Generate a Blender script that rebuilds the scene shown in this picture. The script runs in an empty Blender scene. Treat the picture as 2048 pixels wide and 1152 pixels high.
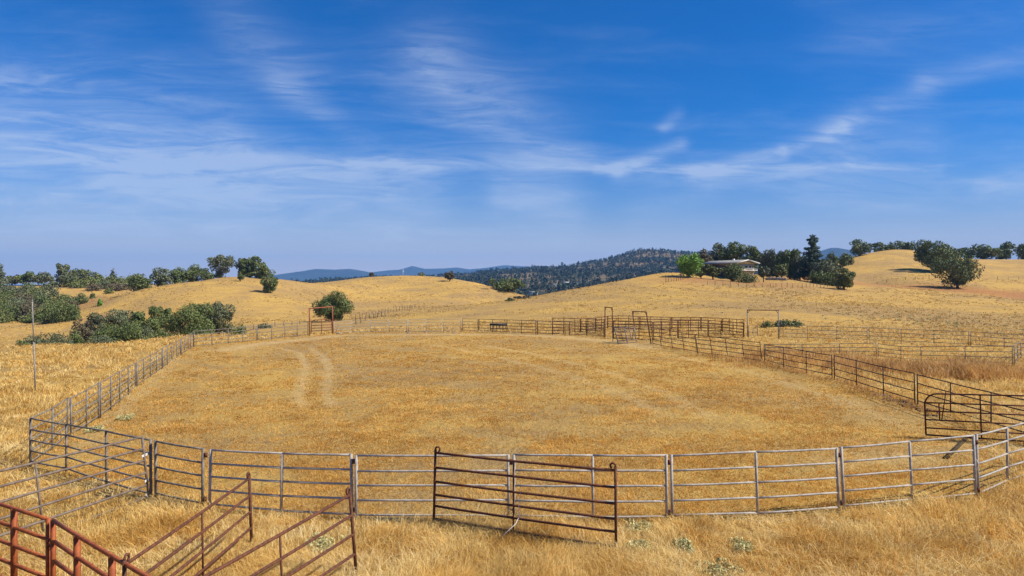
import bpy, math, random
import numpy as np
R = math.radians
rng = np.random.default_rng(7)
random.seed(7)
scene = bpy.context.scene
col = scene.collection

# ------------------------------------------------------------------ camera
CAMH, FPX, CX, HY = 5.6, 1365.33, 1024.0, 562.0      # eye height, focal length and horizon row at 2048 px width
cam_d = bpy.data.cameras.new("camera")
cam = bpy.data.objects.new("camera", cam_d)
col.objects.link(cam)
cam.location = (0, 0, CAMH)
cam.rotation_euler = (R(90), 0, 0)
cam_d.sensor_width = 36.0
cam_d.lens = 24.0
cam_d.shift_y = -14.0 / 2048.0
cam_d.clip_start = 0.1
cam_d.clip_end = 60000
scene.camera = cam

# ------------------------------------------------------------------ sun + sky
SUN_EL, SUN_AZ = R(45), math.atan2(0.98, -0.17)      # azimuth from +Y towards +X
sd = bpy.data.lights.new("sun", 'SUN')
sd.energy = 4.9
sd.angle = R(0.5)
sd.color = (1.0, 0.945, 0.85)
sun = bpy.data.objects.new("sun", sd)
col.objects.link(sun)
sun.rotation_euler = (R(90) - SUN_EL, 0, math.pi - SUN_AZ)
sun.location = (40, -10, 60)
scene.view_settings.view_transform = 'Standard'
scene.view_settings.look = 'None'
scene.view_settings.exposure = 0.50
scene.view_settings.gamma = 1.0


class NT:
    """small helper to write node trees as expressions"""
    def __init__(s, tree):
        s.t = tree
        s.n = tree.nodes
        s.l = tree.links

    def put(s, sock, v):
        if v is None:
            return
        if isinstance(v, bpy.types.NodeSocket):
            s.l.new(v, sock)
        else:
            if isinstance(v, (tuple, list)) and len(v) == 3 and sock.type == 'RGBA':
                v = (*v, 1)
            sock.default_value = v

    def math(s, op, a, b=None, c=None, clamp=False):
        n = s.n.new('ShaderNodeMath')
        n.operation = op
        n.use_clamp = clamp
        s.put(n.inputs[0], a)
        if b is not None:
            s.put(n.inputs[1], b)
        if c is not None:
            s.put(n.inputs[2], c)
        return n.outputs[0]

    def mix(s, f, a, b, mode='MIX'):
        n = s.n.new('ShaderNodeMix')
        n.data_type = 'RGBA'
        n.blend_type = mode
        s.put(n.inputs[0], f)
        s.put(n.inputs[6], a)
        s.put(n.inputs[7], b)
        return n.outputs[2]

    def noise(s, vec, scale, detail=3, rough=0.55, dist=0.0, out=0):
        n = s.n.new('ShaderNodeTexNoise')
        s.put(n.inputs['Vector'], vec)
        n.inputs['Scale'].default_value = scale
        n.inputs['Detail'].default_value = detail
        n.inputs['Roughness'].default_value = rough
        n.inputs['Distortion'].default_value = dist
        return n.outputs[out]

    def ramp(s, f, lo, hi, a=0.0, b=1.0, smooth=True):
        n = s.n.new('ShaderNodeMapRange')
        n.interpolation_type = 'SMOOTHSTEP' if smooth else 'LINEAR'
        s.put(n.inputs[0], f)
        n.inputs[1].default_value = lo
        n.inputs[2].default_value = hi
        n.inputs[3].default_value = a
        n.inputs[4].default_value = b
        return n.outputs[0]

    def comb(s, x, y, z=0.0):
        n = s.n.new('ShaderNodeCombineXYZ')
        s.put(n.inputs[0], x)
        s.put(n.inputs[1], y)
        s.put(n.inputs[2], z)
        return n.outputs[0]

    def sep(s, v):
        n = s.n.new('ShaderNodeSeparateXYZ')
        s.put(n.inputs[0], v)
        return n.outputs


world = bpy.data.worlds.new("World")
scene.world = world
world.use_nodes = True
wt = world.node_tree
wt.nodes.clear()
W = NT(wt)
wo = wt.nodes.new('ShaderNodeOutputWorld')
bg = wt.nodes.new('ShaderNodeBackground')
bg.inputs[1].default_value = 0.088
wt.links.new(bg.outputs[0], wo.inputs[0])
sky = wt.nodes.new('ShaderNodeTexSky')
sky.sky_type = 'NISHITA'
sky.sun_disc = False
sky.sun_elevation = SUN_EL
sky.sun_rotation = SUN_AZ
sky.altitude = 300
sky.air_density = 1.0
sky.dust_density = 0.6
sky.ozone_density = 2.6
tc = wt.nodes.new('ShaderNodeTexCoord')
dx, dy, dz = W.sep(tc.outputs['Generated'])
dyc = W.math('MAXIMUM', W.math('ABSOLUTE', dy), 0.15)
U = W.math('DIVIDE', dx, dyc)                        # tangent of the bearing
V = W.math('DIVIDE', W.math('MAXIMUM', dz, 0.0), dyc)
SK = W.mix(1.0, sky.outputs[0], (0.03, 0.46, 1.0), 'MULTIPLY')
low = W.math('POWER', 2.718, W.math('MULTIPLY', W.math('MULTIPLY', dz, dz), -105.0))
SK = W.mix(W.math('MULTIPLY', low, 0.93, clamp=True), SK, (4.7, 4.9, 5.5))
low2 = W.math('POWER', 2.718, W.math('MULTIPLY', W.math('MULTIPLY', dz, dz), -420.0))
SK = W.mix(W.math('MULTIPLY', low2, .6, clamp=True), SK, (7.2, 6.0, 5.6))
# thin cirrus, laid as streaks across the sky dome
wv = W.noise(W.comb(W.math('MULTIPLY', U, 1.5), W.math('MULTIPLY', V, 3.0), 0.0), 2.2, 3, 0.5, 0.0, 1)
wvx, wvy, _ = W.sep(wv)
U2 = W.math('ADD', U, W.math('MULTIPLY', W.math('SUBTRACT', wvx, 0.5), 0.05))
V2 = W.math('ADD', V, W.math('MULTIPLY', W.math('SUBTRACT', wvy, 0.5), 0.028))


def stroke(p, q, wpx, amp):
    ax, ay = (p[0] - CX) / FPX, (HY - p[1]) / FPX
    bx, by = (q[0] - CX) / FPX, (HY - q[1]) / FPX
    ex, ey = bx - ax, by - ay
    L2 = max(ex * ex + ey * ey, 1e-6)
    rx = W.math('SUBTRACT', U2, ax)
    ry = W.math('SUBTRACT', V2, ay)
    t = W.math('DIVIDE', W.math('ADD', W.math('MULTIPLY', rx, ex), W.math('MULTIPLY', ry, ey)), L2, clamp=True)
    gx = W.math('SUBTRACT', rx, W.math('MULTIPLY', t, ex))
    gy = W.math('SUBTRACT', ry, W.math('MULTIPLY', t, ey))
    d2 = W.math('ADD', W.math('MULTIPLY', gx, gx), W.math('MULTIPLY', gy, gy))
    g = W.math('POWER', 2.718, W.math('MULTIPLY', d2, -1.0 / (2 * (wpx / FPX) ** 2)))
    return W.math('MULTIPLY', g, amp)


strokes = [((180, 332), (800, 326), 12, .55), ((700, 330), (1240, 338), 7, .5), ((470, 345), (900, 335), 26, .35),
           ((1200, 342), (1880, 335), 8, .45), ((1240, 345), (1355, 288), 11, .7), ((1322, 254), (1350, 226), 9, .42),
           ((1390, 347), (1560, 310), 10, .7), ((1560, 310), (1690, 258), 10, .6), ((1660, 260), (1850, 172), 20, .45),
           ((1850, 165), (2080, 110), 20, .42), ((1400, 370), (1850, 275), 34, .28), ((860, 130), (1080, 300), 60, .46),
           ((470, 10), (590, 170), 45, .30), ((560, 170), (730, 290), 20, .26), ((0, 250), (420, 310), 75, .6),
           ((0, 385), (800, 400), 60, .55), ((0, 480), (1100, 470), 45, .36), ((1000, 395), (1140, 430), 22, .55),
           ((1120, 345), (1000, 320), 40, .25), ((1280, 430), (1420, 370), 26, .30), ((1600, 480), (2048, 455), 30, .25),
           ((1960, 375), (2080, 365), 12, .45), ((0, 150), (180, 175), 12, .3), ((1700, 70), (2080, 30), 60, .15),
           ((1750, 300), (2048, 330), 60, .22)]
acc = None
for s_ in strokes:
    g_ = stroke(*s_)
    acc = g_ if acc is None else W.math('ADD', acc, g_)
fine = W.noise(W.comb(W.math('ADD', W.math('MULTIPLY', U2, 6.0), W.math('MULTIPLY', V2, 7.0)), W.math('MULTIPLY', V2, 42.0), 3.3), 1.0, 8, 0.66, 0.8)
fine2 = W.noise(W.comb(W.math('MULTIPLY', U2, 2.2), W.math('MULTIPLY', V2, 11.0), 8.1), 1.0, 6, 0.6, 0.3)
tex = W.math('MULTIPLY', W.ramp(fine, 0.28, 0.72), W.ramp(fine2, 0.2, 0.7, 0.35, 1.1))
veil = W.math('MULTIPLY', W.ramp(fine2, 0.42, 0.85), 0.17)
lowv = W.math('POWER', 2.718, W.math('MULTIPLY', W.math('POWER', W.math('SUBTRACT', V, .13), 2.0), -60.0))
veil = W.math('ADD', veil, W.math('MULTIPLY', W.math('MULTIPLY', lowv, W.ramp(fine2, .30, .75)), .42))
cloud = W.math('ADD', W.math('MULTIPLY', acc, W.math('ADD', W.math('MULTIPLY', tex, 0.95), 0.30)), W.math('MULTIPLY', veil, W.math('ADD', tex, 0.2)), clamp=True)
SK = W.mix(W.math('MULTIPLY', cloud, 0.60, clamp=True), SK, (4.9, 5.7, 7.2))
wt.links.new(SK, bg.inputs[0])


# ------------------------------------------------------------------ mesh + object helpers
def tag(o, label=None, cat=None, group=None, kind=None):
    if label: o['label'] = label
    if cat: o['category'] = cat
    if group: o['group'] = group
    if kind: o['kind'] = kind
    return o


def mesh_np(name, verts, faces, mat, parent=None, origin=(0, 0, 0), smooth=False, attrs=None):
    """faces: list of int arrays (n,k)"""
    verts = np.asarray(verts, dtype=np.float64) - np.asarray(origin)
    me = bpy.data.meshes.new(name)
    if not isinstance(faces, list):
        faces = [faces]
    faces = [np.asarray(f, dtype=np.int32) for f in faces if len(f)]
    me.vertices.add(len(verts))
    me.vertices.foreach_set('co', verts.astype(np.float32).ravel())
    loops = np.concatenate([f.ravel() for f in faces])
    tot = np.concatenate([np.full(len(f), f.shape[1], dtype=np.int32) for f in faces])
    start = np.concatenate([[0], np.cumsum(tot)[:-1]]).astype(np.int32)
    me.loops.add(len(loops))
    me.loops.foreach_set('vertex_index', loops)
    me.polygons.add(len(tot))
    me.polygons.foreach_set('loop_start', start)
    me.update(calc_edges=True)
    if smooth:
        me.polygons.foreach_set('use_smooth', np.ones(len(tot), dtype=bool))
    if attrs:
        for k, a in attrs.items():
            a = np.asarray(a, dtype=np.float32)
            if a.ndim == 1:
                at = me.attributes.new(k, 'FLOAT', 'POINT')
                at.data.foreach_set('value', a)
            else:
                at = me.attributes.new(k, 'FLOAT_COLOR', 'POINT')
                at.data.foreach_set('color', a.ravel())
    me.materials.append(mat)
    o = bpy.data.objects.new(name, me)
    col.objects.link(o)
    if parent is not None:
        o.parent = parent
    else:
        o.location = origin
    return o


def empty(name, loc):
    o = bpy.data.objects.new(name, None)
    o.empty_display_size = 0.3
    col.objects.link(o)
    o.location = loc
    return o


class Geo:
    def __init__(s):
        s.v, s.q, s.t, s.n = [], [], [], 0

    def add(s, v, q=None, t=None):
        v = np.asarray(v, float)
        if q is not None and len(q): s.q.append(np.asarray(q, int) + s.n)
        if t is not None and len(t): s.t.append(np.asarray(t, int) + s.n)
        s.v.append(v)
        s.n += len(v)

    def tube(s, pts, rad, sides=8, cap=True):
        pts = np.asarray(pts, float)
        n = len(pts)
        rad = np.full(n, rad) if np.isscalar(rad) else np.asarray(rad, float)
        tan = np.gradient(pts, axis=0)
        tan /= np.linalg.norm(tan, axis=1, keepdims=True) + 1e-9
        ref = np.array([0, 0, 1.0]) if abs(tan[0][2]) < 0.9 else np.array([1.0, 0, 0])
        vs = []
        ang = np.arange(sides) / sides * 2 * np.pi + np.pi / sides
        for i in range(n):
            a = np.cross(tan[i], ref)
            a /= np.linalg.norm(a) + 1e-9
            b = np.cross(tan[i], a)
            vs.append(pts[i] + rad[i] * (np.cos(ang)[:, None] * a + np.sin(ang)[:, None] * b))
        v = np.concatenate(vs)
        q = []
        for i in range(n - 1):
            for k in range(sides):
                q.append((i * sides + k, i * sides + (k + 1) % sides, (i + 1) * sides + (k + 1) % sides, (i + 1) * sides + k))
        t = []
        if cap:
            v = np.concatenate([v, pts[:1], pts[-1:]])
            c0, c1 = n * sides, n * sides + 1
            for k in range(sides):
                t.append((c0, (k + 1) % sides, k))
                t.append((c1, (n - 1) * sides + k, (n - 1) * sides + (k + 1) % sides))
        s.add(v, q, t)

    def box(s, c, sx, sy, sz, ax=(1, 0, 0), ay=(0, 1, 0), az=(0, 0, 1)):
        c = np.asarray(c, float)
        ax, ay, az = (np.asarray(a, float) for a in (ax, ay, az))
        v = [c + ax * sx / 2 * i + ay * sy / 2 * j + az * sz / 2 * k for i in (-1, 1) for j in (-1, 1) for k in (-1, 1)]
        s.add(v, [(0, 1, 3, 2), (4, 6, 7, 5), (0, 4, 5, 1), (2, 3, 7, 6), (0, 2, 6, 4), (1, 5, 7, 3)])

    def build(s, name, mat, parent=None, origin=(0, 0, 0), smooth=False, attrs=None):
        f = []
        if s.q: f.append(np.concatenate(s.q))
        if s.t: f.append(np.concatenate(s.t))
        return mesh_np(name, np.concatenate(s.v), f, mat, parent, origin, smooth, attrs)


def hash2(ix, iy, seed):
    h = (ix.astype(np.int64) * 374761393 + iy.astype(np.int64) * 668265263 + seed * 1442695041) & 0xffffffff
    h = ((h ^ (h >> 13)) * 1274126177) & 0xffffffff
    return ((h ^ (h >> 16)) & 0xffff) / 65535.0


def vnoise(x, y, scale, seed=0, octv=1):
    out = np.zeros(np.shape(x))
    amp, tot = 1.0, 0.0
    for o in range(octv):
        X, Y = x / scale, y / scale
        ix, iy = np.floor(X), np.floor(Y)
        fx, fy = X - ix, Y - iy
        fx, fy = fx * fx * (3 - 2 * fx), fy * fy * (3 - 2 * fy)
        a = hash2(ix, iy, seed + o); b = hash2(ix + 1, iy, seed + o)
        c = hash2(ix, iy + 1, seed + o); d = hash2(ix + 1, iy + 1, seed + o)
        out += amp * ((a * (1 - fx) + b * fx) * (1 - fy) + (c * (1 - fx) + d * fx) * fy)
        tot += amp
        amp *= 0.5
        scale = scale * 0.5
    return out / tot


# ------------------------------------------------------------------ materials
def principled(name):
    m = bpy.data.materials.new(name)
    m.use_nodes = True
    t = m.node_tree
    b = t.nodes['Principled BSDF']
    return m, NT(t), b


def simple(name, c1, c2, scale=20, rough=0.7, metal=0.0, bump=0.0, detail=4, lo=.35, hi=.65):
    m, N, b = principled(name)
    tc_ = N.n.new('ShaderNodeTexCoord')
    f = N.noise(tc_.outputs['Object'], scale, detail)
    f = N.ramp(f, lo, hi)
    N.put(b.inputs['Base Color'], N.mix(f, c1, c2))
    b.inputs['Roughness'].default_value = rough
    b.inputs['Metallic'].default_value = metal
    b.inputs['Specular IOR Level'].default_value = .22 if rough > .3 else .5
    if bump:
        bn = N.n.new('ShaderNodeBump')
        bn.inputs['Strength'].default_value = bump
        bn.inputs['Distance'].default_value = 0.01
        N.put(bn.inputs['Height'], f)
        N.put(b.inputs['Normal'], bn.outputs[0])
    return m


M = {}
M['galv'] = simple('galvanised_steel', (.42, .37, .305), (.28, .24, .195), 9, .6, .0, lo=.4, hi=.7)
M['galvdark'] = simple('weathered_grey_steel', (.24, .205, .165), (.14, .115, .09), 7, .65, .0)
M['dark'] = simple('dark_brown_steel', (.060, .038, .028), (.035, .024, .020), 6, .7, .0)
M['rust'] = simple('rusted_brown_steel', (.15, .055, .026), (.085, .033, .019), 14, .75, .0, .3)
M['rustdark'] = simple('dark_rusted_steel', (.13, .036, .020), (.07, .024, .015), 8, .75, .0)
M['red'] = simple('faded_red_paint', (.36, .095, .026), (.25, .062, .022), 11, .62, 0, .25)
M['redfar'] = simple('weathered_red_paint', (.32, .10, .045), (.21, .065, .03), 6, .65)
M['greybrown'] = simple('brown_grey_steel', (.20, .155, .12), (.13, .09, .065), 9, .65, .0)
M['palepipe'] = simple('pale_pipe', (.30, .28, .25), (.20, .18, .16), 8, .6, .0)
M['rope'] = simple('white_rope', (.8, .79, .76), (.6, .57, .5), 40, .9)
M['wood'] = simple('weathered_wood', (.26, .22, .19), (.12, .095, .08), 6, .85, 0, .3)
M['woodpale'] = simple('pale_weathered_wood', (.25, .18, .12), (.12, .085, .06), 5, .85, 0, .3)
M['post'] = simple('old_fence_post_wood', (.13, .10, .08), (.07, .055, .05), 5, .9)
M['bark'] = simple('oak_bark', (.13, .10, .08), (.05, .04, .034), 3, .95, 0, .5)
M['barkpale'] = simple('pale_bark', (.34, .30, .26), (.16, .13, .11), 3, .95, 0, .5)
M['black'] = simple('black_rubber', (.02, .02, .022), (.035, .033, .03), 9, .7)
M['cream'] = simple('cream_wall_paint', (.62, .50, .30), (.55, .43, .25), 1.2, .8)
M['white'] = simple('white_paint', (.75, .74, .70), (.62, .60, .56), 3, .6)
M['brownwall'] = simple('brown_siding', (.13, .09, .065), (.09, .06, .045), 2, .85)
M['roof'] = simple('pale_metal_roof', (.27, .255, .235), (.20, .185, .165), .6, .8, .0)
M['redroof'] = simple('red_brown_roof', (.22, .11, .085), (.15, .08, .065), 1, .85)
M['glass'] = simple('window_glass', (.05, .06, .075), (.08, .09, .10), 1, .1)
M['stone'] = simple('field_stone', (.34, .30, .26), (.18, .15, .125), 1.6, .9, 0, .5)
M['clod'] = simple('dry_soil_clods', (.24, .14, .06), (.13, .075, .035), 3, 1.0)
M['shade_strip'] = simple('dark_shade_strip', (.055, .036, .014), (.085, .055, .022), 7, 1.0)  # near-black brown, shade put into the colour of the arena strip


def foliage(name, dark, midtone, tip):  # tones differ at random from leaf to leaf and clump to clump
    m, N, b = principled(name)
    a = N.n.new('ShaderNodeAttribute')
    a.attribute_name = 'rnd'
    c = N.mix(N.ramp(a.outputs['Fac'], 0, .6, smooth=False), dark, midtone)
    c = N.mix(N.ramp(a.outputs['Fac'], .7, 1, 0, .85, smooth=False), c, tip)
    N.put(b.inputs['Base Color'], c)
    b.inputs['Roughness'].default_value = .65
    b.inputs['Specular IOR Level'].default_value = .3
    return m


M['oak'] = foliage('dark_oak_leaves', (0.065, 0.084, 0.024), (0.132, 0.165, 0.043), (0.250, 0.257, 0.088))
M['oakgrey'] = foliage('grey_green_leaves', (0.072, 0.083, 0.042), (0.137, 0.153, 0.072), (0.234, 0.240, 0.117))
M['olive'] = foliage('olive_green_leaves', (0.071, 0.087, 0.021), (0.155, 0.172, 0.046), (0.253, 0.247, 0.086))
M['bright'] = foliage('bright_green_leaves', (0.084, 0.168, 0.022), (0.182, 0.329, 0.039), (0.308, 0.448, 0.070))
M['pine'] = foliage('blue_green_needles', (0.031, 0.052, 0.034), (0.065, 0.098, 0.055), (0.111, 0.143, 0.078))
M['brownleaf'] = foliage('brownish_leaves', (0.072, 0.058, 0.033), (0.130, 0.107, 0.058), (0.221, 0.163, 0.078))
M['silver'] = foliage('silver_green_leaves', (.34, .30, .11), (.52, .47, .20), (.70, .62, .32))
M['forest'] = foliage('far_forest_green', (.018, .030, .018), (.036, .052, .028), (.06, .075, .04))



def grassmat(name, cols, transl=0.38, ps=.09, plo=.55, phi=.75, pm=.5):
    m, N, b = principled(name)
    a = N.n.new('ShaderNodeAttribute'); a.attribute_name = 'rnd'
    tc_ = N.n.new('ShaderNodeTexCoord')
    f = N.ramp(N.noise(tc_.outputs['Object'], .55, 5, .7), .40, .60)
    c1 = N.mix(a.outputs['Fac'], cols[0], cols[1])
    c2 = N.mix(a.outputs['Fac'], cols[2], cols[3])
    c = N.mix(f, c1, c2)
    f3 = N.ramp(N.noise(tc_.outputs['Object'], ps, 5, .65, .8), plo, phi)
    c = N.mix(N.math('MULTIPLY', f3, pm), c, cols[4])
    N.put(b.inputs['Base Color'], c)
    b.inputs['Roughness'].default_value = .6
    b.inputs['Specular IOR Level'].default_value = .25
    tr = N.n.new('ShaderNodeBsdfTranslucent')
    N.put(tr.inputs[0], c)
    mx = N.n.new('ShaderNodeMixShader')
    mx.inputs[0].default_value = transl
    N.l.new(b.outputs[0], mx.inputs[1])
    N.l.new(tr.outputs[0], mx.inputs[2])
    N.l.new(mx.outputs[0], N.n['Material Output'].inputs[0])
    return m


M['grass'] = grassmat('dry_golden_grass', [(.56, .34, .075), (.97, .76, .32), (.50, .26, .045), (.90, .60, .17), (.56, .30, .06)])
M['arenagrass'] = grassmat('short_dry_grass', [(.52, .275, .050), (.93, .60, .16), (.44, .215, .036), (.82, .46, .10), (.72, .44, .13)])
M['hill'] = grassmat('hill_grass', [(.50, .31, .075), (.86, .62, .22), (.42, .24, .06), (.74, .47, .13), (.42, .275, .115)], ps=.028, plo=.44, phi=.62, pm=.7)
M['straw'] = grassmat('pale_straw', [(.80, .60, .26), (1.0, .85, .46), (.72, .48, .16), (.98, .76, .32), (.7, .45, .14)], .45)
M['weed'] = grassmat('tall_rusty_weeds', [(.36, .16, .04), (.66, .40, .13), (.48, .24, .06), (.80, .52, .20), (.30, .20, .06)])

# ------------------------------------------------------------------ terrain
def W3(px, py, D):
    return ((px - CX) * D / FPX, D, CAMH - (py - HY) * D / FPX)


ctrl = []
def cz(x, y, z): ctrl.append((x, y, z))
def cp(px, py, D): ctrl.append(W3(px, py, D))

for x_ in (-22, -8, 8, 22):
    for y_ in (-25, 2, 16):
        cz(x_, y_, 0.0)
for x_, y_, z_ in [(-15, 21, -.05), (-9, 30, -.17), (0, 30, -.16), (12, 30, -.16), (22, 30, -.15), (-21, 42, -.3), (0, 45, -.34), (20, 45, -.34),
                   (-29.5, 62, -.5), (-12, 62, -.56), (5, 62, -.54), (25, 60, -.5), (-25, 78, -.8), (-14, 87, -1.0), (-3, 87, -.95), (6, 80, -.6), (18, 76, -.6),
                   (38, 35, -.2), (45, 48, -.35), (30, 75, -.5), (52, 70, -.45), (60, 45, -.3), (90, 60, -.3), (-40, 20, -.3), (-70, 20, -1.5), (-28, 36, -.4),
                   (-60, -20, -.5), (60, -20, 0), (0, -80, 1), (-120, -60, -3), (120, -60, 1), (-300, -200, -5), (300, -200, 5), (0, -400, 0)]:
    cz(x_, y_, z_)
# field on the left with its crest
for p_ in [(0, 725, 52), (0, 704, 66), (100, 697, 70), (200, 689, 74), (330, 679, 80), (430, 672, 84), (-200, 720, 66)]: cp(*p_)
# gully with the tree clump, far left flat
for p_ in [(60, 712, 90), (200, 706, 96), (330, 694, 100), (430, 684, 104), (-200, 725, 90)]: cp(*p_)
for p_ in [(0, 702, 128), (120, 698, 135), (240, 690, 135), (-200, 705, 128), (0, 668, 175), (120, 666, 180), (-200, 668, 175), (0, 648, 215), (120, 646, 220), (-200, 648, 215)]: cp(*p_)
# scrub hill on the left
for p_ in [(0, 620, 240), (100, 612, 250), (150, 600, 262), (0, 590, 275), (100, 584, 290), (190, 578, 300), (0, 572, 330), (60, 572, 345), (140, 568, 350), (240, 566, 350), (-200, 600, 270), (-200, 575, 340), (300, 570, 340), (200, 590, 285)]: cp(*p_)
# left round hill
for p_ in [(450, 554, 262), (500, 554, 265), (550, 558, 262), (400, 561, 258), (340, 569, 250), (290, 579, 242), (240, 592, 230), (190, 612, 212), (155, 640, 195),
           (450, 590, 215), (350, 605, 200), (270, 630, 180), (480, 620, 180), (380, 640, 160), (480, 648, 140), (570, 655, 115), (560, 600, 215), (590, 630, 175), (600, 563, 275), (500, 565, 320), (400, 575, 320)]: cp(*p_)
# saddle + middle hill
for p_ in [(630, 567, 300), (700, 559, 335), (815, 553, 345), (900, 557, 335), (960, 567, 320), (1010, 580, 295), (1040, 594, 270), (815, 580, 290), (920, 590, 265), (700, 590, 255),
           (760, 605, 235), (860, 610, 228), (950, 612, 225), (660, 618, 205), (760, 621, 205), (664, 641, 160), (720, 636, 165), (790, 622, 195), (620, 652, 120), (730, 650, 125),
           (815, 580, 430), (950, 590, 420), (630, 585, 400), (1060, 605, 300), (1060, 615, 240)]: cp(*p_)
# near slope of the right hand hill
for p_ in [(850, 626, 150), (900, 620, 156), (1000, 606, 166), (1060, 597, 174), (1150, 580, 188), (1250, 562, 203), (1330, 545, 222), (900, 640, 118), (1000, 634, 120), (1100, 630, 115), (1150, 610, 140),
           (1200, 640, 98), (1200, 600, 152), (1300, 640, 98), (1300, 618, 120), (1300, 590, 155), (1300, 570, 185), (1400, 600, 142), (1500, 641, 96), (1500, 620, 115), (1500, 590, 152), (1500, 575, 180),
           (1377, 555, 205), (1430, 557, 213), (1500, 560, 213), (1420, 548, 235), (1560, 558, 215), (1620, 568, 200), (1560, 575, 182), (1600, 600, 145), (1600, 640, 98),
           (1000, 612, 230), (1150, 590, 260), (1250, 572, 280), (1330, 556, 300), (1450, 552, 300), (1560, 560, 290)]: cp(*p_)
# right ridge, dirt flat, knoll
for p_ in [(1700, 580, 190), (1850, 589, 180), (1950, 598, 168), (2048, 609, 158), (2250, 612, 150), (1700, 610, 130), (1850, 615, 130), (2048, 630, 118), (1800, 640, 104), (2048, 650, 98), (2250, 640, 100),
           (1690, 577, 215), (1800, 578, 225), (1905, 577, 236), (2000, 588, 222), (2120, 600, 205), (1700, 562, 262), (1800, 562, 262), (1900, 560, 265), (2048, 560, 268), (2250, 560, 260),
           (1640, 551, 310), (1700, 521, 345), (1740, 507, 365), (1780, 500, 378), (1820, 502, 378), (1850, 508, 378), (1900, 517, 385), (1960, 519, 395), (2048, 516, 405), (2200, 512, 410),
           (1780, 530, 315), (1868, 543, 297), (1960, 535, 325), (2048, 535, 330), (1720, 545, 300), (1630, 553, 255), (1680, 552, 262),
           (1780, 520, 460), (1900, 530, 480), (2048, 525, 490), (1650, 556, 420)]: cp(*p_)
# ground falls away behind the hills
for p_ in [(1010, 600, 345), (1060, 606, 350), (1110, 604, 350), (1160, 602, 350), (1220, 598, 350), (1300, 592, 350), (1010, 604, 450), (1080, 606, 450), (1160, 605, 450), (1260, 602, 450), (1380, 596, 430),
           (600, 572, 330), (660, 568, 345), (600, 590, 450), (960, 590, 370)]: cp(*p_)
C_ = np.array(ctrl)


def make_rbf(P, c):
    d = np.sqrt(((P[:, None, :2] - P[None, :, :2]) ** 2).sum(-1) + c * c)
    n = len(P)
    A = np.zeros((n + 3, n + 3))
    A[:n, :n] = d + np.eye(n) * 2.0 * 1e-1
    A[:n, n] = 1; A[:n, n + 1] = P[:, 0] / 100; A[:n, n + 2] = P[:, 1] / 100
    A[n:, :n] = A[:n, n:].T
    sol = np.linalg.lstsq(A, np.concatenate([P[:, 2], np.zeros(3)]), rcond=None)[0]

    def f(x, y):
        x = np.asarray(x, float).ravel(); y = np.asarray(y, float).ravel()
        out = np.empty(len(x))
        for i in range(0, len(x), 40000):
            xs, ys = x[i:i + 40000], y[i:i + 40000]
            d = np.sqrt((xs[:, None] - P[None, :, 0]) ** 2 + (ys[:, None] - P[None, :, 1]) ** 2 + c * c)
            out[i:i + 40000] = d @ sol[:n] + sol[n] + sol[n + 1] * xs / 100 + sol[n + 2] * ys / 100
        return out
    return f


near_f = make_rbf(C_, 7.0)
far = []
for px, py in [(300, 600), (500, 600), (700, 598), (850, 598), (1000, 598), (1150, 596), (1300, 590), (1500, 580), (1700, 580), (1900, 580)]: far.append(W3(px, py, 800))
for px, py in [(300, 588), (600, 580), (850, 574), (950, 572), (1050, 574), (1150, 566), (1250, 556), (1350, 545), (1500, 552), (1700, 560), (1900, 570)]: far.append(W3(px, py, 1300))
for px, py in [(400, 572), (700, 566), (850, 562), (950, 556), (1050, 549), (1120, 541), (1200, 530), (1290, 522), (1400, 530), (1500, 536), (1700, 540)]: far.append(W3(px, py, 1900))
for px, py in [(300, 574), (600, 567), (700, 559), (780, 556), (850, 559), (950, 550), (1010, 544), (1060, 542), (1110, 540), (1150, 534), (1190, 524), (1225, 514), (1260, 503), (1290, 498), (1325, 502), (1365, 509), (1400, 513), (1430, 515), (1500, 522), (1600, 528), (1750, 545), (1900, 560)]: far.append(W3(px, py, 2500))
for px in range(300, 2000, 170): far.append(W3(px, 567, 3600)[:2] + (-30.,))
for a_ in range(0, 360, 15):
    if not 40 < a_ < 140:
        for r_ in (900, 2500, 4000): far.append((r_ * math.cos(R(a_)), r_ * math.sin(R(a_)), -15.))
far_f = make_rbf(np.array(far), 60.0)


def terrain(x, y, detail=True):
    x = np.asarray(x, float); y = np.asarray(y, float)
    sh = x.shape
    xr, yr = x.ravel(), y.ravel()
    r = np.hypot(xr, yr)
    z = np.zeros(len(r))
    w = np.clip((r - 470) / 230, 0, 1); w = w * w * (3 - 2 * w)
    a = w < 1; b = w > 0
    if a.any(): z[a] += near_f(xr[a], yr[a]) * (1 - w[a])
    if b.any(): z[b] += far_f(xr[b], yr[b]) * w[b]
    if detail:
        amp = np.clip((r - 95) / 150, 0, 1)
        z += amp * (vnoise(xr, yr, 28, 5, 3) - .5) * 0.9
        z += np.clip((r - 900) / 900, 0, 1) * (vnoise(xr, yr, 260, 9, 4) - .5) * 22
        z += .06 * (vnoise(xr, yr, 3.2, 3, 2) - .5)
    return z.reshape(sh)


TD = np.exp(np.linspace(math.log(6.5), math.log(900), 900))


def hit(px, py, dmin=0):
    """ground point seen in a direction given as a photo pixel"""
    x = (px - CX) * TD / FPX
    zr = CAMH - (py - HY) * TD / FPX
    d = zr - terrain(x, TD, False)
    idx = np.where((d[:-1] > 0) & (d[1:] <= 0) & (TD[1:] > dmin))[0]
    if len(idx) == 0:
        i = int(np.argmin(np.abs(d) + (TD < dmin) * 1e3)); D = TD[i]
    else:
        i = idx[0]
        D = TD[i] + (TD[i + 1] - TD[i]) * d[i] / (d[i] - d[i + 1])
    xx = (px - CX) * D / FPX
    return np.array([xx, D, float(terrain(np.array([xx]), np.array([D]), False)[0])])


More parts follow.
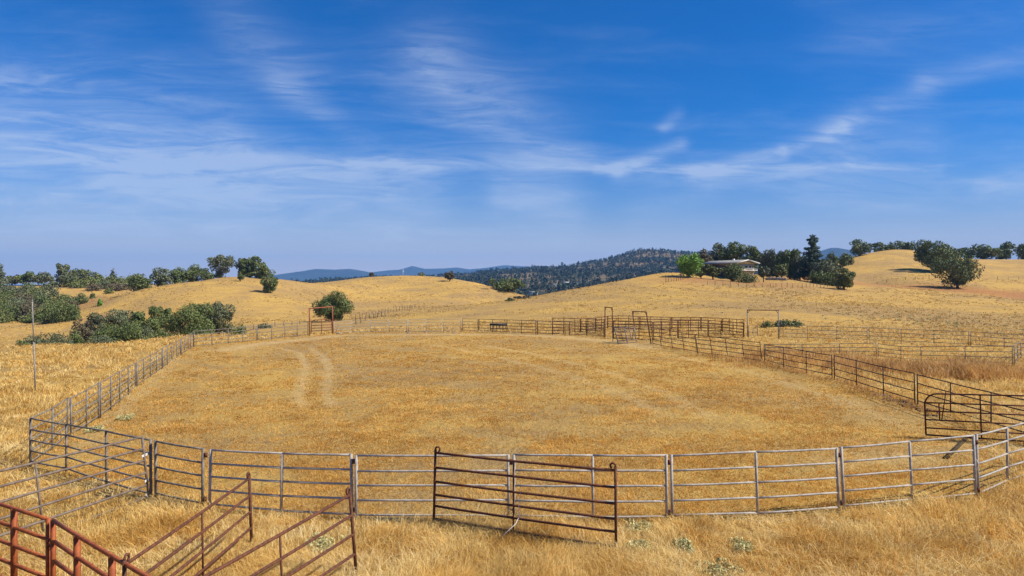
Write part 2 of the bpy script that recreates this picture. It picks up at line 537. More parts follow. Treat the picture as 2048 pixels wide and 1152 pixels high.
# masks of bare earth, drawn in plan
def seg_mask(x, y, pts, w):
    m = np.zeros(len(x))
    for (x0, y0), (x1, y1) in zip(pts[:-1], pts[1:]):
        ex, ey = x1 - x0, y1 - y0
        t = np.clip(((x - x0) * ex + (y - y0) * ey) / (ex * ex + ey * ey + 1e-9), 0, 1)
        d2 = (x - x0 - t * ex) ** 2 + (y - y0 - t * ey) ** 2
        m = np.maximum(m, np.exp(-d2 / (2 * w * w)))
    return m


def pxy(lst): return [tuple(hit(a, b)[:2]) for a, b in lst]


path_back = pxy([(455, 700), (520, 688), (600, 680), (680, 671), (760, 670), (900, 669), (1010, 669), (1120, 674), (1210, 682), (1300, 696)])
track_a = pxy([(560, 697), (600, 706), (612, 735), (604, 765), (596, 795), (606, 812)])
track_b = pxy([(620, 697), (645, 712), (658, 735), (656, 765), (652, 795), (664, 812)])
track_l = pxy([(352, 712), (318, 750), (280, 790), (235, 830), (195, 862), (150, 905)])
ruts = [pxy([(870, 690), (1000, 715), (1120, 745), (1250, 790), (1330, 830)]), pxy([(960, 690), (1090, 712), (1230, 750), (1340, 790), (1420, 835)]), pxy([(1320, 705), (1500, 745), (1680, 800), (1800, 850)])]
bare_r = pxy([(1700, 925), (1850, 900), (2000, 890)])
red_road = [W3(p, q, d)[:2] for p, q, d in [(1640, 570, 250), (1700, 572, 245), (1790, 576, 240), (1900, 580, 232), (2000, 588, 222), (2120, 600, 205)]]
house_dirt = [W3(p, q, d)[:2] for p, q, d in [(1370, 560, 200), (1430, 562, 203), (1500, 566, 200), (1560, 570, 192)]]
left_dirt = [W3(p, q, d)[:2] for p, q, d in [(150, 605, 235), (190, 598, 255), (240, 590, 255), (270, 580, 262)]]

M0, MATG = None, None
m, N, b = principled('dry_grassland_ground')
MATG = m
tcg = N.n.new('ShaderNodeTexCoord')
OB = tcg.outputs['Object']
at = N.n.new('ShaderNodeAttribute'); at.attribute_name = 'mask'
mr, mg, mb = N.sep(at.outputs['Vector'])
big = N.ramp(N.noise(OB, .026, 6, .68, 1.2), .42, .60)
mid = N.ramp(N.noise(OB, .10, 6, .7, .8), .40, .60)
sml = N.ramp(N.noise(OB, .9, 5, .7), .30, .70)
tin = N.ramp(N.noise(OB, 6.0, 5, .75), .32, .70)
c = N.mix(mid, (.60, .36, .085), (.46, .275, .085))
c = N.mix(N.math('MULTIPLY', big, .75), c, (.30, .19, .095))
c = N.mix(N.math('MULTIPLY', sml, .35), c, (.68, .44, .12))
c = N.mix(N.math('MULTIPLY', tin, .38), c, (.35, .200, .050))
spk = N.ramp(N.noise(OB, .38, 6, .8, 1.0), .60, .72)
c = N.mix(N.math('MULTIPLY', spk, .5), c, (.29, .19, .070))
dirt = N.mix(tin, (.70, .47, .19), (.54, .34, .13))
rn = N.math('ADD', N.math('MULTIPLY', sml, .5), .6)
c = N.mix(N.math('MULTIPLY', mr, rn, clamp=True), c, dirt)
c = N.mix(N.math('MULTIPLY', mg, N.math('MULTIPLY', rn, .9), clamp=True), c, (.40, .17, .06))
fo = N.mix(N.ramp(N.noise(OB, .006, 5, .7), .44, .60), (.045, .048, .024), (.25, .17, .09))
c = N.mix(mb, c, fo)
N.put(b.inputs['Base Color'], c)
b.inputs['Roughness'].default_value = .9
b.inputs['Specular IOR Level'].default_value = .1
bn = N.n.new('ShaderNodeBump'); bn.inputs['Strength'].default_value = .9; bn.inputs['Distance'].default_value = .12
N.put(bn.inputs['Height'], N.math('ADD', N.math('MULTIPLY', sml, 1.0), N.math('MULTIPLY', tin, .45)))
N.put(b.inputs['Normal'], bn.outputs[0])

radii = np.exp(np.linspace(math.log(2.0), math.log(4600), 760))
af = np.radians(np.linspace(-50, 50, 560))
ab = np.radians(np.linspace(54, 306, 64))
ang = np.concatenate([af, ab])                      # measured from +Y
RR, AA = np.meshgrid(radii, ang, indexing='ij')
GX, GY = RR * np.sin(AA), RR * np.cos(AA)
GZ = terrain(GX, GY)
nr, na = RR.shape
vx = np.stack([GX.ravel(), GY.ravel(), GZ.ravel()], 1)
i = np.arange(nr - 1)[:, None] * na + np.arange(na)[None, :]
j = np.arange(nr - 1)[:, None] * na + (np.arange(na)[None, :] + 1) % na
q = np.stack([i, i + na, j + na, j], -1).reshape(-1, 4)
xg, yg = vx[:, 0], vx[:, 1]
rad_ = np.hypot(xg, yg)
mask = np.zeros((len(vx), 4)); mask[:, 3] = 1
nw = .55 + .9 * vnoise(xg, yg, 1.7, 21, 2)
mk = np.zeros(len(vx))
sel = rad_ < 130
def DM(x, y):
    m_ = seg_mask(x, y, path_back, 1.1) * .8
    for t_, w_, a_ in [(track_a, .24, .6), (track_b, .24, .6), (track_l, .4, .42), (bare_r, .8, .4)] + [(r_, .35, .4) for r_ in ruts]:
        m_ = np.maximum(m_, seg_mask(x, y, t_, w_) * a_)
    return m_
mk[sel] = DM(xg[sel], yg[sel])
mask[:, 0] = np.clip(mk * nw, 0, 1)
sel = (rad_ > 130) & (rad_ < 420)
rm = np.zeros(len(vx))
rm[sel] = np.maximum(seg_mask(xg[sel], yg[sel], red_road, 9.0) * 1.25, .6 * seg_mask(xg[sel], yg[sel], house_dirt, 8.0))
rm[sel] = np.maximum(rm[sel], .5 * seg_mask(xg[sel], yg[sel], left_dirt, 5.0))
mask[:, 1] = np.clip(rm * (.35 + 1.1 * vnoise(xg, yg, 14, 31, 3)), 0, 1)
mask[:, 2] = np.clip((rad_ - 520) / 200, 0, 1)
v0 = vx[:na].mean(0)
vx = np.concatenate([vx, [[0, 0, float(terrain(np.array([0.]), np.array([0.]))[0])]]])
mask = np.concatenate([mask, [[0, 0, 0, 1]]])
cidx = len(vx) - 1
tcap = np.array([(cidx, k, (k + 1) % na) for k in range(na)])
ground = mesh_np('ground', vx, [q[:, ::-1], tcap[:, ::-1]], MATG, smooth=True, attrs={'mask': mask})
tag(ground, kind='structure')


def tz(x, y):
    return float(terrain(np.array([float(x)]), np.array([float(y)]))[0])


# ------------------------------------------------------------------ far blue mountains
mb_, Nb, bb = principled('wooded_mountain_slopes')
tcb = Nb.n.new('ShaderNodeTexCoord')
fb = Nb.ramp(Nb.noise(tcb.outputs['Object'], .004, 6, .7), .4, .65)
Nb.put(bb.inputs['Base Color'], Nb.mix(fb, (.012, .022, .022), (.035, .042, .035)))
bb.inputs['Roughness'].default_value = 1


def range_mesh(name, prof, D, depth, seed, extra=None):
    pxs = np.linspace(prof[0][0], prof[-1][0], 260)
    pys = np.interp(pxs, [p[0] for p in prof], [p[1] for p in prof])
    nd = 40
    vs = np.zeros((len(pxs), nd, 3))
    for k in range(nd):
        s = (k / (nd - 1)) * 2 - 1                   # -1 front foot, 0 ridge, 1 back foot
        dd = D + s * depth
        prof_h = (CAMH - (pys - 3.0 - HY) * D / FPX) + 60
        x = (pxs - CX) * D / FPX * (1 + s * depth / D * .6)
        sh = (1 - abs(s)) ** 1.15
        nz = (vnoise(x, np.full_like(x, dd), 700, seed, 5) - .5) * 110 * (1 - sh) * (abs(s) > .02)
        z = -60 + prof_h * sh + nz * np.minimum(1, prof_h / 150)
        ridge = (vnoise(x, x * 0, 140, seed + 5, 3) - .5) * 9
        vs[:, k] = np.stack([x, np.full_like(x, dd), z + ridge * sh], 1)
    n0 = len(pxs)
    ii = (np.arange(n0 - 1)[:, None] * nd + np.arange(nd - 1)[None, :]).ravel()
    qf = np.stack([ii, ii + nd, ii + nd + 1, ii + 1], 1)
    o = mesh_np(name, vs.reshape(-1, 3), qf, mb_, smooth=True)
    tag(o, kind='structure')


range_mesh('mountains', [(430, 566), (520, 558), (552, 552), (600, 545), (635, 540), (670, 541), (700, 540), (720, 543), (745, 548), (800, 556), (850, 566)], 8200, 1200, 3)
range_mesh('mountains', [(690, 566), (740, 547), (775, 543), (800, 541), (825, 534), (850, 540), (890, 539), (915, 537), (940, 541), (975, 537), (1010, 532), (1045, 535), (1080, 534), (1130, 535), (1200, 536), (1300, 545), (1450, 560)], 9600, 1200, 17)
range_mesh('mountains', [(1560, 560), (1600, 530), (1640, 503), (1660, 497), (1675, 497), (1700, 501), (1740, 512), (1800, 530), (1860, 560)], 6200, 900, 29)
# plain between and beyond
pl = Geo()
pl.box((0, 0, -64), 26000, 26000, 2)
tag(pl.build('valley_floor', mb_), kind='structure')

# ------------------------------------------------------------------ grass (stuff)
def blades(name, cx_, cy_, hgt, nb, wfun, mat, lean=.55, spread=.12, label=None, seed=1, droop=.35):
    g = np.random.default_rng(seed)
    n = len(cx_)
    k = np.repeat(np.arange(n), nb)
    m_ = len(k)
    ta = g.uniform(0, 2 * np.pi, m_)
    tr_ = g.uniform(0, 1, m_) ** .7 * spread * (hgt[k] / .3)
    bx = cx_[k] + np.cos(ta) * tr_
    by = cy_[k] + np.sin(ta) * tr_
    bz = terrain(bx, by) - .015
    h = hgt[k] * g.uniform(.55, 1.15, m_)
    wind = vnoise(bx, by, 2.6, 77, 2) * 4 * np.pi
    la = np.where(g.random(m_) < .55, ta + g.normal(0, .6, m_), wind + g.normal(0, .5, m_))
    ln = h * g.uniform(.1, 1.0, m_) * lean * 1.6 * (.4 + 1.3 * vnoise(bx, by, 1.1, 78, 2))
    w = wfun(np.hypot(bx, by)) * g.uniform(.7, 1.3, m_)
    wa = g.uniform(0, 2 * np.pi, m_)
    ox, oy = np.cos(wa) * w / 2, np.sin(wa) * w / 2
    z1 = h * .62; z2 = h * np.maximum(1 - droop * g.random(m_) * lean * 1.6, .12)
    m1x, m1y = np.cos(la) * ln * .38, np.sin(la) * ln * .38
    m2x, m2y = np.cos(la) * ln, np.sin(la) * ln
    V_ = np.empty((m_, 5, 3), np.float32)
    V_[:, 0] = np.stack([bx - ox, by - oy, bz], 1)
    V_[:, 1] = np.stack([bx + ox, by + oy, bz], 1)
    V_[:, 2] = np.stack([bx + m1x + ox * .8, by + m1y + oy * .8, bz + z1], 1)
    V_[:, 3] = np.stack([bx + m1x - ox * .8, by + m1y - oy * .8, bz + z1], 1)
    V_[:, 4] = np.stack([bx + m2x, by + m2y, bz + z2], 1)
    base = np.arange(m_) * 5
    Q = np.stack([base, base + 1, base + 2, base + 3], 1)
    T = np.stack([base + 3, base + 2, base + 4], 1)
    tuft = g.random(n)[k]
    rn_ = np.repeat(np.clip(.35 * tuft + .40 * g.random(m_) + .75 * (vnoise(bx, by, .9, 79, 3) - .5) + .12, 0, 1), 5)
    o = mesh_np(name, V_.reshape(-1, 3), [Q, T], mat, attrs={'rnd': rn_})
    tag(o, label, None, None, 'stuff')
    return o


arena_poly = np.array([(-14.7, 20.6), (-16.2, 25), (-20.3, 37), (-23.5, 46), (-29.3, 62.5), (-26, 76), (-20, 88), (-5, 88), (6, 80), (13, 72), (18, 60), (20, 52), (20.5, 40), (19.5, 32), (17.5, 26), (14.5, 19.5), (11.9, 17.4), (7.9, 16.2), (3.6, 15.8), (-3.6, 15.8), (-7.3, 16.5)])


def inside(x, y, poly):
    c_ = np.zeros(len(x), bool)
    n = len(poly)
    for a in range(n):
        x0, y0 = poly[a]; x1, y1 = poly[(a + 1) % n]
        cond = ((y0 > y) != (y1 > y)) & (x < (x1 - x0) * (y - y0) / (y1 - y0 + 1e-12) + x0)
        c_ ^= cond
    return c_


def sample(n, r0, r1, p, seed, amax=47):
    g = np.random.default_rng(seed)
    u = g.random(n)
    e = 2 - p
    r = (r0 ** e + u * (r1 ** e - r0 ** e)) ** (1 / e)
    a = g.uniform(-R(amax), R(amax), n)
    return r * np.sin(a), r * np.cos(a)


WF = lambda r: np.maximum(.0055, r * .00062)
x_, y_ = sample(95000, 6.6, 105, 2.45, 11)
ins = inside(x_, y_, arena_poly)
dm = DM(x_, y_)
ng = np.random.default_rng(5)
r_ng = np.random.default_rng(55)
den = vnoise(x_, y_, 1.3, 41, 2)
keep_out = (~ins) & (dm < ng.uniform(.1, .8, len(x_))) & (den > ng.uniform(-.1, .5, len(x_)))
hx, hy = x_[keep_out], y_[keep_out]
pn = vnoise(hx, hy, 2.6, 43, 3)
hh = .09 + .46 * np.clip(pn * 1.5 - .25, 0, 1) ** 1.3 + .05 * ng.random(len(hx))
tag(blades('dry_grass', hx, hy, hh, 10, WF, M['grass'], lean=.85, spread=.17, seed=3), None)
ks = keep_out & (r_ng.random(len(x_)) < .13) & (np.hypot(x_, y_) < 60)
sxx, syy = x_[ks], y_[ks]
blades('fallen_straw', sxx, syy, .16 + .30 * vnoise(sxx, syy, 2.1, 83, 2), 10, WF, M['straw'], lean=1.7, spread=.20, seed=13, droop=.30)
keep_in = ins & (dm < ng.uniform(.05, .6, len(x_))) & (vnoise(x_, y_, 2.4, 47, 3) > ng.uniform(.22, .62, len(x_)))
ix_, iy_ = x_[keep_in], y_[keep_in]
x2, y2 = sample(60000, 16, 92, 1.9, 12, 40)
ins2 = inside(x2, y2, arena_poly) & (vnoise(x2, y2, 2.4, 47, 3) > ng.uniform(.25, .62, len(x2))) & (DM(x2, y2) < ng.uniform(.05, .5, len(x2)))
ix_ = np.concatenate([ix_, x2[ins2]]); iy_ = np.concatenate([iy_, y2[ins2]])
hh = .045 + .10 * vnoise(ix_, iy_, 1.8, 51, 2) + .04 * ng.random(len(ix_))
blades('short_arena_grass', ix_, iy_, hh, 7, WF, M['arenagrass'], lean=1.0, spread=.35, seed=4)

# tall rusty weeds in the right-hand pen
g_ = np.random.default_rng(8)
wx, wy = [], []
for px, py, n_, sp in [(1800, 745, 70, 2.0), (1850, 745, 90, 2.0), (1905, 748, 220, 1.3), (1925, 750, 150, 1.2), (1960, 740, 60, 2), (1740, 735, 70, 2.0), (1700, 728, 60, 2.0), (1640, 720, 60, 2.2), (1590, 712, 60, 2.2), (1500, 725, 30, 1.8), (1560, 716, 40, 2), (1975, 735, 40, 2)]:
    p_ = hit(px, py)
    wx += list(p_[0] + g_.normal(0, sp, n_)); wy += list(p_[1] + g_.normal(0, sp * 1.1, n_))
wx, wy = np.array(wx), np.array(wy)
hh = g_.uniform(.35, .95, len(wx)) + .35 * np.exp(-((wx - 28.5) ** 2 + (wy - 41) ** 2) / 6)
blades('tall_dry_weeds', wx, wy, hh, 16, lambda r: np.full_like(r, .028), M['weed'], lean=.6, spread=.16, seed=6)
fl = np.array([hit(a, b_)[:2] for a, b_ in [(1318, 694), (1400, 708), (1500, 722), (1560, 737), (1620, 750), (1700, 769), (1780, 797), (1850, 822)]])
tt = g_.uniform(0, len(fl) - 1.001, 420); i0 = tt.astype(int); ff = (tt - i0)[:, None]
pp_ = fl[i0] * (1 - ff) + fl[i0 + 1] * ff + g_.normal(0, .35, (420, 2))
blades('fence_line_weeds', pp_[:, 0], pp_[:, 1], g_.uniform(.08, .34, 420), 9, lambda r: np.full_like(r, .02), M['weed'], lean=.8, spread=.3, seed=16)
# silver-green low weeds scattered over the right hill slope
sx_, sy_ = [], []
for px, py, n_, sx1, sy1 in [(1725, 628, 16, 4, 6), (1790, 632, 14, 4, 6), (1845, 642, 24, 6, 5), (1875, 646, 22, 6, 5), (1950, 628, 14, 5, 6), (1640, 625, 10, 8, 8), (2000, 650, 12, 5, 5), (1500, 615, 8, 9, 9)]:
    p_ = hit(px, py)
    sx_ += list(p_[0] + g_.normal(0, sx1, n_)); sy_ += list(p_[1] + g_.normal(0, sy1, n_))
blades('low_green_weeds', np.array(sx_), np.array(sy_), g_.uniform(.14, .28, len(sx_)), 22, lambda r: np.full_like(r, .07), M['silver'], lean=1.0, spread=.30, seed=9)
# coarse tussocks on the hills beyond the arena, so the slopes are not smooth
tx, ty = sample(34000, 80, 330, 1.7, 21, 44)
kk = (vnoise(tx, ty, 22, 61, 3) > ng.uniform(.3, .7, len(tx)))
tx, ty = tx[kk], ty[kk]
kk = ~inside(tx, ty, arena_poly) & (seg_mask(tx, ty, red_road, 7.0) < ng.uniform(.15, .9, len(tx))) & (seg_mask(tx, ty, house_dirt, 7.0) < ng.uniform(.3, 1.0, len(tx)))
tx, ty = tx[kk], ty[kk]
blades('hill_grass', tx, ty, ng.uniform(.12, .34, len(tx)), 5, lambda r: r * .0011, M['hill'], lean=.9, spread=.6, seed=10)

# ------------------------------------------------------------------ fences
def V3(px, py, y):
    return np.array([(px - CX) * y / FPX, y, CAMH - (py - HY) * y / FPX])


def node(pt, pb, D=None):
    """a post: top and foot as seen in the photo; stands on the ground"""
    if D is None:
        base = hit(*pb)
    else:
        base = V3(pb[0], pb[1], D)
    top = V3(pt[0], pt[1], base[1])
    base[2] = min(base[2], tz(base[0], base[1]) + .0)
    return base, top


FR5 = [1.0, .775, .55, .325, .10]
FR4 = [1.0, .72, .45, .18]
FR6 = [1.0, .80, .60, .41, .215, .03]


def sag(a, b, n, amt, g):
    t = np.linspace(0, 1, n)[:, None]
    p = a + (b - a) * t
    p[:, 2] -= amt * 4 * (t[:, 0] * (1 - t[:, 0])) + g.normal(0, abs(amt) * .12, n) * (t[:, 0] > 0) * (t[:, 0] < 1)
    return p


def panel(kind, nodes, fr, mat, label, cat, group=None, rp=.032, rm=.024, rr=.021, hinge=None, overs=.0, seed=0, square=False, D=None, sides=8):
    """corral panel or gate: nodes [(top px, foot px)], first and last are end posts"""
    g = np.random.default_rng(abs(hash(label)) % 1000 + 1 if False else int(nodes[0][0][0] * 3) % 9973)
    P = [node(*n_) if D is None else node(n_[0], n_[1], D[k_]) for k_, n_ in enumerate(nodes)]
    o0 = P[0][0].copy()
    root = empty(kind, o0)
    tag(root, label, cat, group)
    sd_ = 4 if square else sides
    for k_, (b_, t_) in enumerate(P):
        e = k_ in (0, len(P) - 1)
        G = Geo()
        top = t_ + (np.array([0, 0, .02]) if e else np.array([0, 0, -.012]))
        G.tube([b_ - np.array([0, 0, .08]), top], rp if e else rm, sd_)
        G.build('end_post' if e else 'upright', mat, root, o0, smooth=not square)
    for f in fr:
        G = Geo()
        for (b0, t0), (b1, t1) in zip(P[:-1], P[1:]):
            a = b0 + (t0 - b0) * f
            b_ = b1 + (t1 - b1) * f
            a = a + g.normal(0, .006, 3) * np.array([0, 0, 1]); b_ = b_ + g.normal(0, .006, 3) * np.array([0, 0, 1])
            G.tube(sag(a, b_, 5, g.uniform(0, .012), g), rr, sd_)
        G.build('rail', mat, root, o0, smooth=not square)
    if hinge:
        for f in (.9, .16):
            G = Geo()
            b1, t1 = P[-1]
            c_ = b1 + (t1 - b1) * f
            G.box(c_ + np.array([rp + .03, 0, 0]), .07, .05, .11)
            G.build('hinge', hinge, root, o0)
    return P, root


words = ['first', 'second', 'third', 'fourth', 'fifth', 'sixth', 'seventh', 'eighth', 'ninth']

# near fence, from the left corner
F = lambda *a: list(a)
GRP = 'galvanised panels of the near arena fence'
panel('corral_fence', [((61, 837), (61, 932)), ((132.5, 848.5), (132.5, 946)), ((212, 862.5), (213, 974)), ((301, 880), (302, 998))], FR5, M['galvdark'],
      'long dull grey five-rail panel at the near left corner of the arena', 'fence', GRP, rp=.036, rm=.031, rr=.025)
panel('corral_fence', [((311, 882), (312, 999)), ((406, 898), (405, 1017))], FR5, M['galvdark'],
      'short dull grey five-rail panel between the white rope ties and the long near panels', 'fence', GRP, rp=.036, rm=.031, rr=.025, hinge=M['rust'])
panel('corral_fence', [((421.6, 900), (419, 1020)), ((564.5, 906.5), (562, 1033)), ((702, 909.3), (705, 1041))], FR5, M['galv'],
      'galvanised five-rail panel behind the two brown rusty gates, left of the leaning centre gate', 'fence', GRP, rp=.036, rm=.031, rr=.025, hinge=M['rust'])
panel('corral_fence', [((712.8, 911.6), (712, 1043)), ((1016.3, 910.8), (1018, 1044))], FR5, M['galv'],
      'galvanised five-rail panel whose right half is behind the left part of the leaning rusty gate', 'fence', GRP, rp=.036, rm=.031, rr=.025, hinge=M['rust'])
panel('corral_fence', [((1028, 910.8), (1028, 1044)), ((1185.4, 911), (1186, 1047)), ((1332.4, 910.8), (1334, 1046))], FR5, M['galv'],
      'galvanised five-rail panel whose left half is behind the right part of the leaning rusty gate', 'fence', GRP, rp=.036, rm=.031, rr=.025, hinge=M['rustdark'])
panel('corral_fence', [((1342.5, 911), (1345, 1044)), ((1511.6, 903), (1516, 1039)), ((1673, 897), (1678.5, 1026))], FR5, M['galv'],
      'galvanised five-rail panel just right of the leaning rusty gate', 'fence', GRP, rp=.036, rm=.031, rr=.025, hinge=M['rustdark'])
panel('corral_fence', [((1682.3, 895.2), (1688.5, 1024)), ((1819, 882.4), (1826, 1012)), ((1946.6, 871.5), (1952, 1000))], FR5, M['galv'],
      'galvanised five-rail panel in front of the dark shadow strip lying in the arena', 'fence', GRP, rp=.036, rm=.031, rr=.025, hinge=M['rustdark'])
panel('corral_fence', [((1952.5, 869.7), (1957, 999)), ((2014, 855), (2015, 972)), ((2112, 826), (2114, 938))], FR5, M['galv'],
      'galvanised five-rail panel running out of the photo at the right, below the dark red gate', 'fence', GRP, rp=.036, rm=.031, rr=.025)

# left side of the arena
Lf = [((61, 837), (62, 931)), ((105.5, 815.6), (104.5, 902)), ((136, 796.5), (135, 875)),
      ((142, 796), (142, 872)), ((173.3, 780), (173, 855)), ((197.5, 765.5), (197, 838)),
      ((201.5, 764), (201, 836)), ((221.9, 752.8), (221.5, 819)), ((239.8, 742.9), (239.5, 805)), ((256.8, 734.2), (257, 790)), ((271.2, 726.3), (271, 776)),
      ((274, 725), (274, 774)), ((287.5, 717.4), (287.8, 763)), ((300.9, 710), (301, 754)), ((313.2, 703.8), (313.3, 745)), ((323.6, 697), (323.8, 738)),
      ((325.6, 696), (325.8, 736.5)), ((334.4, 690.8), (334.6, 730)), ((343.9, 686.5), (344, 722)), ((353.5, 682.5), (353.5, 715)), ((360.8, 678.8), (360.8, 710)),
      ((362.5, 678), (362.5, 709)), ((370, 674.3), (370, 704.5)), ((376.4, 671), (376.4, 700.5)), ((381.6, 667.4), (381.6, 697)), ((387, 662.5), (387, 693.5))]
for k_, (a, b2) in enumerate([(0, 3), (3, 6), (6, 11), (11, 16), (16, 21), (21, 26)]):
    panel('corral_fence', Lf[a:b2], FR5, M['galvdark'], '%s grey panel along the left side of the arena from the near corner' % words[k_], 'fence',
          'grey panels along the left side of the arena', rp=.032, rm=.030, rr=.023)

# back of the arena
Bk = [((388, 662.5), (388, 693.5)), ((424, 659.5), (424, 691)), ((456.3, 657.5), (456.3, 687.5)), ((485.6, 654.7), (485.6, 685)), ((512.6, 652.3), (512.6, 681.5)),
      ((515, 652), (515, 681)), ((543.4, 649.7), (543.4, 679)), ((569.7, 647.8), (569.7, 675.5)), ((594.5, 646.3), (594.5, 673.5)), ((616, 644.2), (616, 671.5))]
BG = 'panels along the back of the arena'
for k_, (a, b2) in enumerate([(0, 5), (5, 10)]):
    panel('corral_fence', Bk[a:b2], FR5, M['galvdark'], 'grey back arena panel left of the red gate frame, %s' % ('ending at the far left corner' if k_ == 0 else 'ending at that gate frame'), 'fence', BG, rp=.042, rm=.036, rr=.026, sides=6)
Bk2 = [((668, 643), (668, 667.5)), ((704.5, 641.2), (704.5, 666)), ((741.7, 640.6), (741.7, 665.3)), ((778.4, 640), (778.4, 664.7)), ((813.7, 639.7), (813.7, 664.5)),
       ((817, 639.5), (817, 664.4)), ((852.3, 638.8), (852.3, 664)), ((887.5, 638.6), (887.5, 664)), ((922, 638.4), (922, 664))]
panel('corral_fence', Bk2[0:5], FR5, M['galv'], 'pale grey panel of the back arena fence just right of the tall red gate frame', 'fence', BG, rp=.042, rm=.036, rr=.026, sides=6)
panel('corral_fence', Bk2[5:9], FR5, M['galv'], 'pale grey back arena panel, second one right of the red gate frame', 'fence', BG, rp=.042, rm=.036, rr=.026, sides=6)
panel('corral_gate', [((925.3, 637.3), (925.3, 664)), ((956, 638), (956, 664))], FR5, M['galvdark'], 'short gate section in the back arena fence left of the long black feeder', 'gate', None, rp=.042, rm=.036, rr=.024, sides=6)
Bk3 = [((958, 638), (958, 664)), ((985.3, 639), (985.3, 665)), ((1014, 639.8), (1014, 666)), ((1043, 640.8), (1043, 667.2)), ((1072, 641.2), (1072, 668.5))]
panel('corral_fence', Bk3, FR5, M['dark'], 'dark panel of the back arena fence in front of the black-topped feeder', 'fence', BG, rp=.045, rm=.036, rr=.028, sides=6)
Bk4 = [((1075, 641.6), (1075, 668.8)), ((1105, 643), (1105, 669.5)), ((1139, 644.2), (1139, 670.5)), ((1173.7, 647), (1173.7, 672)), ((1208, 650), (1208, 674.5))]
panel('corral_fence', Bk4, FR5, M['dark'], 'low dark panel in front of the rusty pen, ending at the tall narrow frame', 'fence', BG, rp=.045, rm=.036, rr=.028, sides=6)

# rusty pen behind: rear row, right side, near row
RG = 'rusted panels of the pen behind the arena'
def pen(nodes, label, fr=FR6, mat='rustdark'):
    panel('corral_fence', [((a, b_), (a + c_, d_)) for a, b_, c_, d_ in nodes], fr, M[mat], label, 'fence', RG, rp=.042, rm=.034, rr=.033, sides=6)
pen([(1105.6, 636.3, 0, 667.5), (1127.5, 636.3, 0, 666), (1149.6, 636.5, 0, 665), (1161, 637.3, 0, 664.5)], 'leftmost rusted panel of the pen, left of the narrow tall frame')
pen([(1162, 637.3, 0, 664.5), (1176, 637, 0, 664), (1191, 636, 0, 663)], 'short rusted pen panel, second from the left end of the pen')
pen([(1192, 636, 0, 663), (1203, 634, 0, 661.5), (1215, 632, 0, 659.5)], 'short rusted pen panel rising behind the narrow tall frame')
pen([(1172, 637.8, 0, 667), (1191, 638.6, 0, 668.5), (1208, 639.6, 0, 671)], 'inner rusted alley panel left of the narrow tall frame')
pen([(1216, 631.9, 0, 659), (1236.5, 631.6, 0, 659), (1257.4, 632, 0, 659), (1278, 633, 0, 659.5)], 'rear row rusted pen panel between the two tall frames')
pen([(1280, 633.2, 0, 659.5), (1300.6, 633.4, 0, 660), (1322, 634, 0, 660), (1341.7, 634.4, 0, 660.5)], 'rear row rusted pen panel right of the leaning frame')
pen([(1343.7, 634.4, 0, 660.5), (1361.7, 634.4, 0, 661), (1381, 634.5, 0, 661.3), (1400.7, 634.7, 0, 661.5)], 'rear row rusted pen panel in the middle of the pen')
pen([(1402.7, 634.7, 0, 661.5), (1415.7, 635.3, 0, 662.3), (1430, 636, 0, 663.5), (1443.6, 637, 0, 665)], 'rear row rusted pen panel ending at the far right corner post')
pen([(1445.5, 637, 0, 665), (1459, 637.8, 0, 667), (1473.5, 638.8, 0, 670.5), (1488, 639.5, 0, 673.5)], 'rusted panel closing the right side of the pen')
pen([(1227, 641.4, 0, 677), (1251.7, 642, 0, 678), (1278, 642.6, 0, 679), (1304.5, 643.3, 0, 681)], 'near row rusted pen panel behind the pale wooden chute')
pen([(1307, 643.4, 0, 681), (1323, 643, 0, 680), (1339, 642, 0, 678.5), (1355, 640.8, 0, 677)], 'near row rusted pen panel just right of the leaning frame')
pen([(1357, 640.8, 0, 677), (1377, 641, 0, 676.5), (1397, 640.8, 0, 675.5), (1415.7, 640.8, 0, 675)], 'near row rusted pen panel in the middle of the pen')
pen([(1417.7, 640.8, 0, 675), (1442, 642.5, 0, 675), (1466, 644.5, 0, 675.5), (1487, 646, 0, 676)], 'near row rusted pen panel ending at the right corner post')


def frame(kind, L_, R_, r, mat, beam_mat, label, cat, beam_over=.0):
    (lt, lb), (rt, rb_) = L_, R_
    b0 = hit(*lb); b1 = hit(*rb_)
    t0, t1 = V3(lt[0], lt[1], b0[1]), V3(rt[0], rt[1], b1[1])
    root = empty(kind, b0); tag(root, label, cat)
    for b_, t_ in ((b0, t0), (b1, t1)):
        G = Geo(); G.tube([b_ - np.array([0, 0, .1]), t_], r, 8); G.build('post', mat, root, b0, True)
    G = Geo(); d_ = (t1 - t0) / np.linalg.norm(t1 - t0)
    G.tube([t0 - d_ * (.05 + beam_over), t1 + d_ * (.05 + beam_over)], r * .95, 8); G.build('beam', beam_mat, root, b0, True)
    for t_, s_, b_ in ((t0, 1, b0), (t1, -1, b1)):
        G = Geo(); dn = (b_ - t_) / np.linalg.norm(b_ - t_)
        G.tube([t_ + dn * .35, t_ + d_ * s_ * .3], r * .55, 6); G.build('brace', beam_mat, root, b0)
    return root


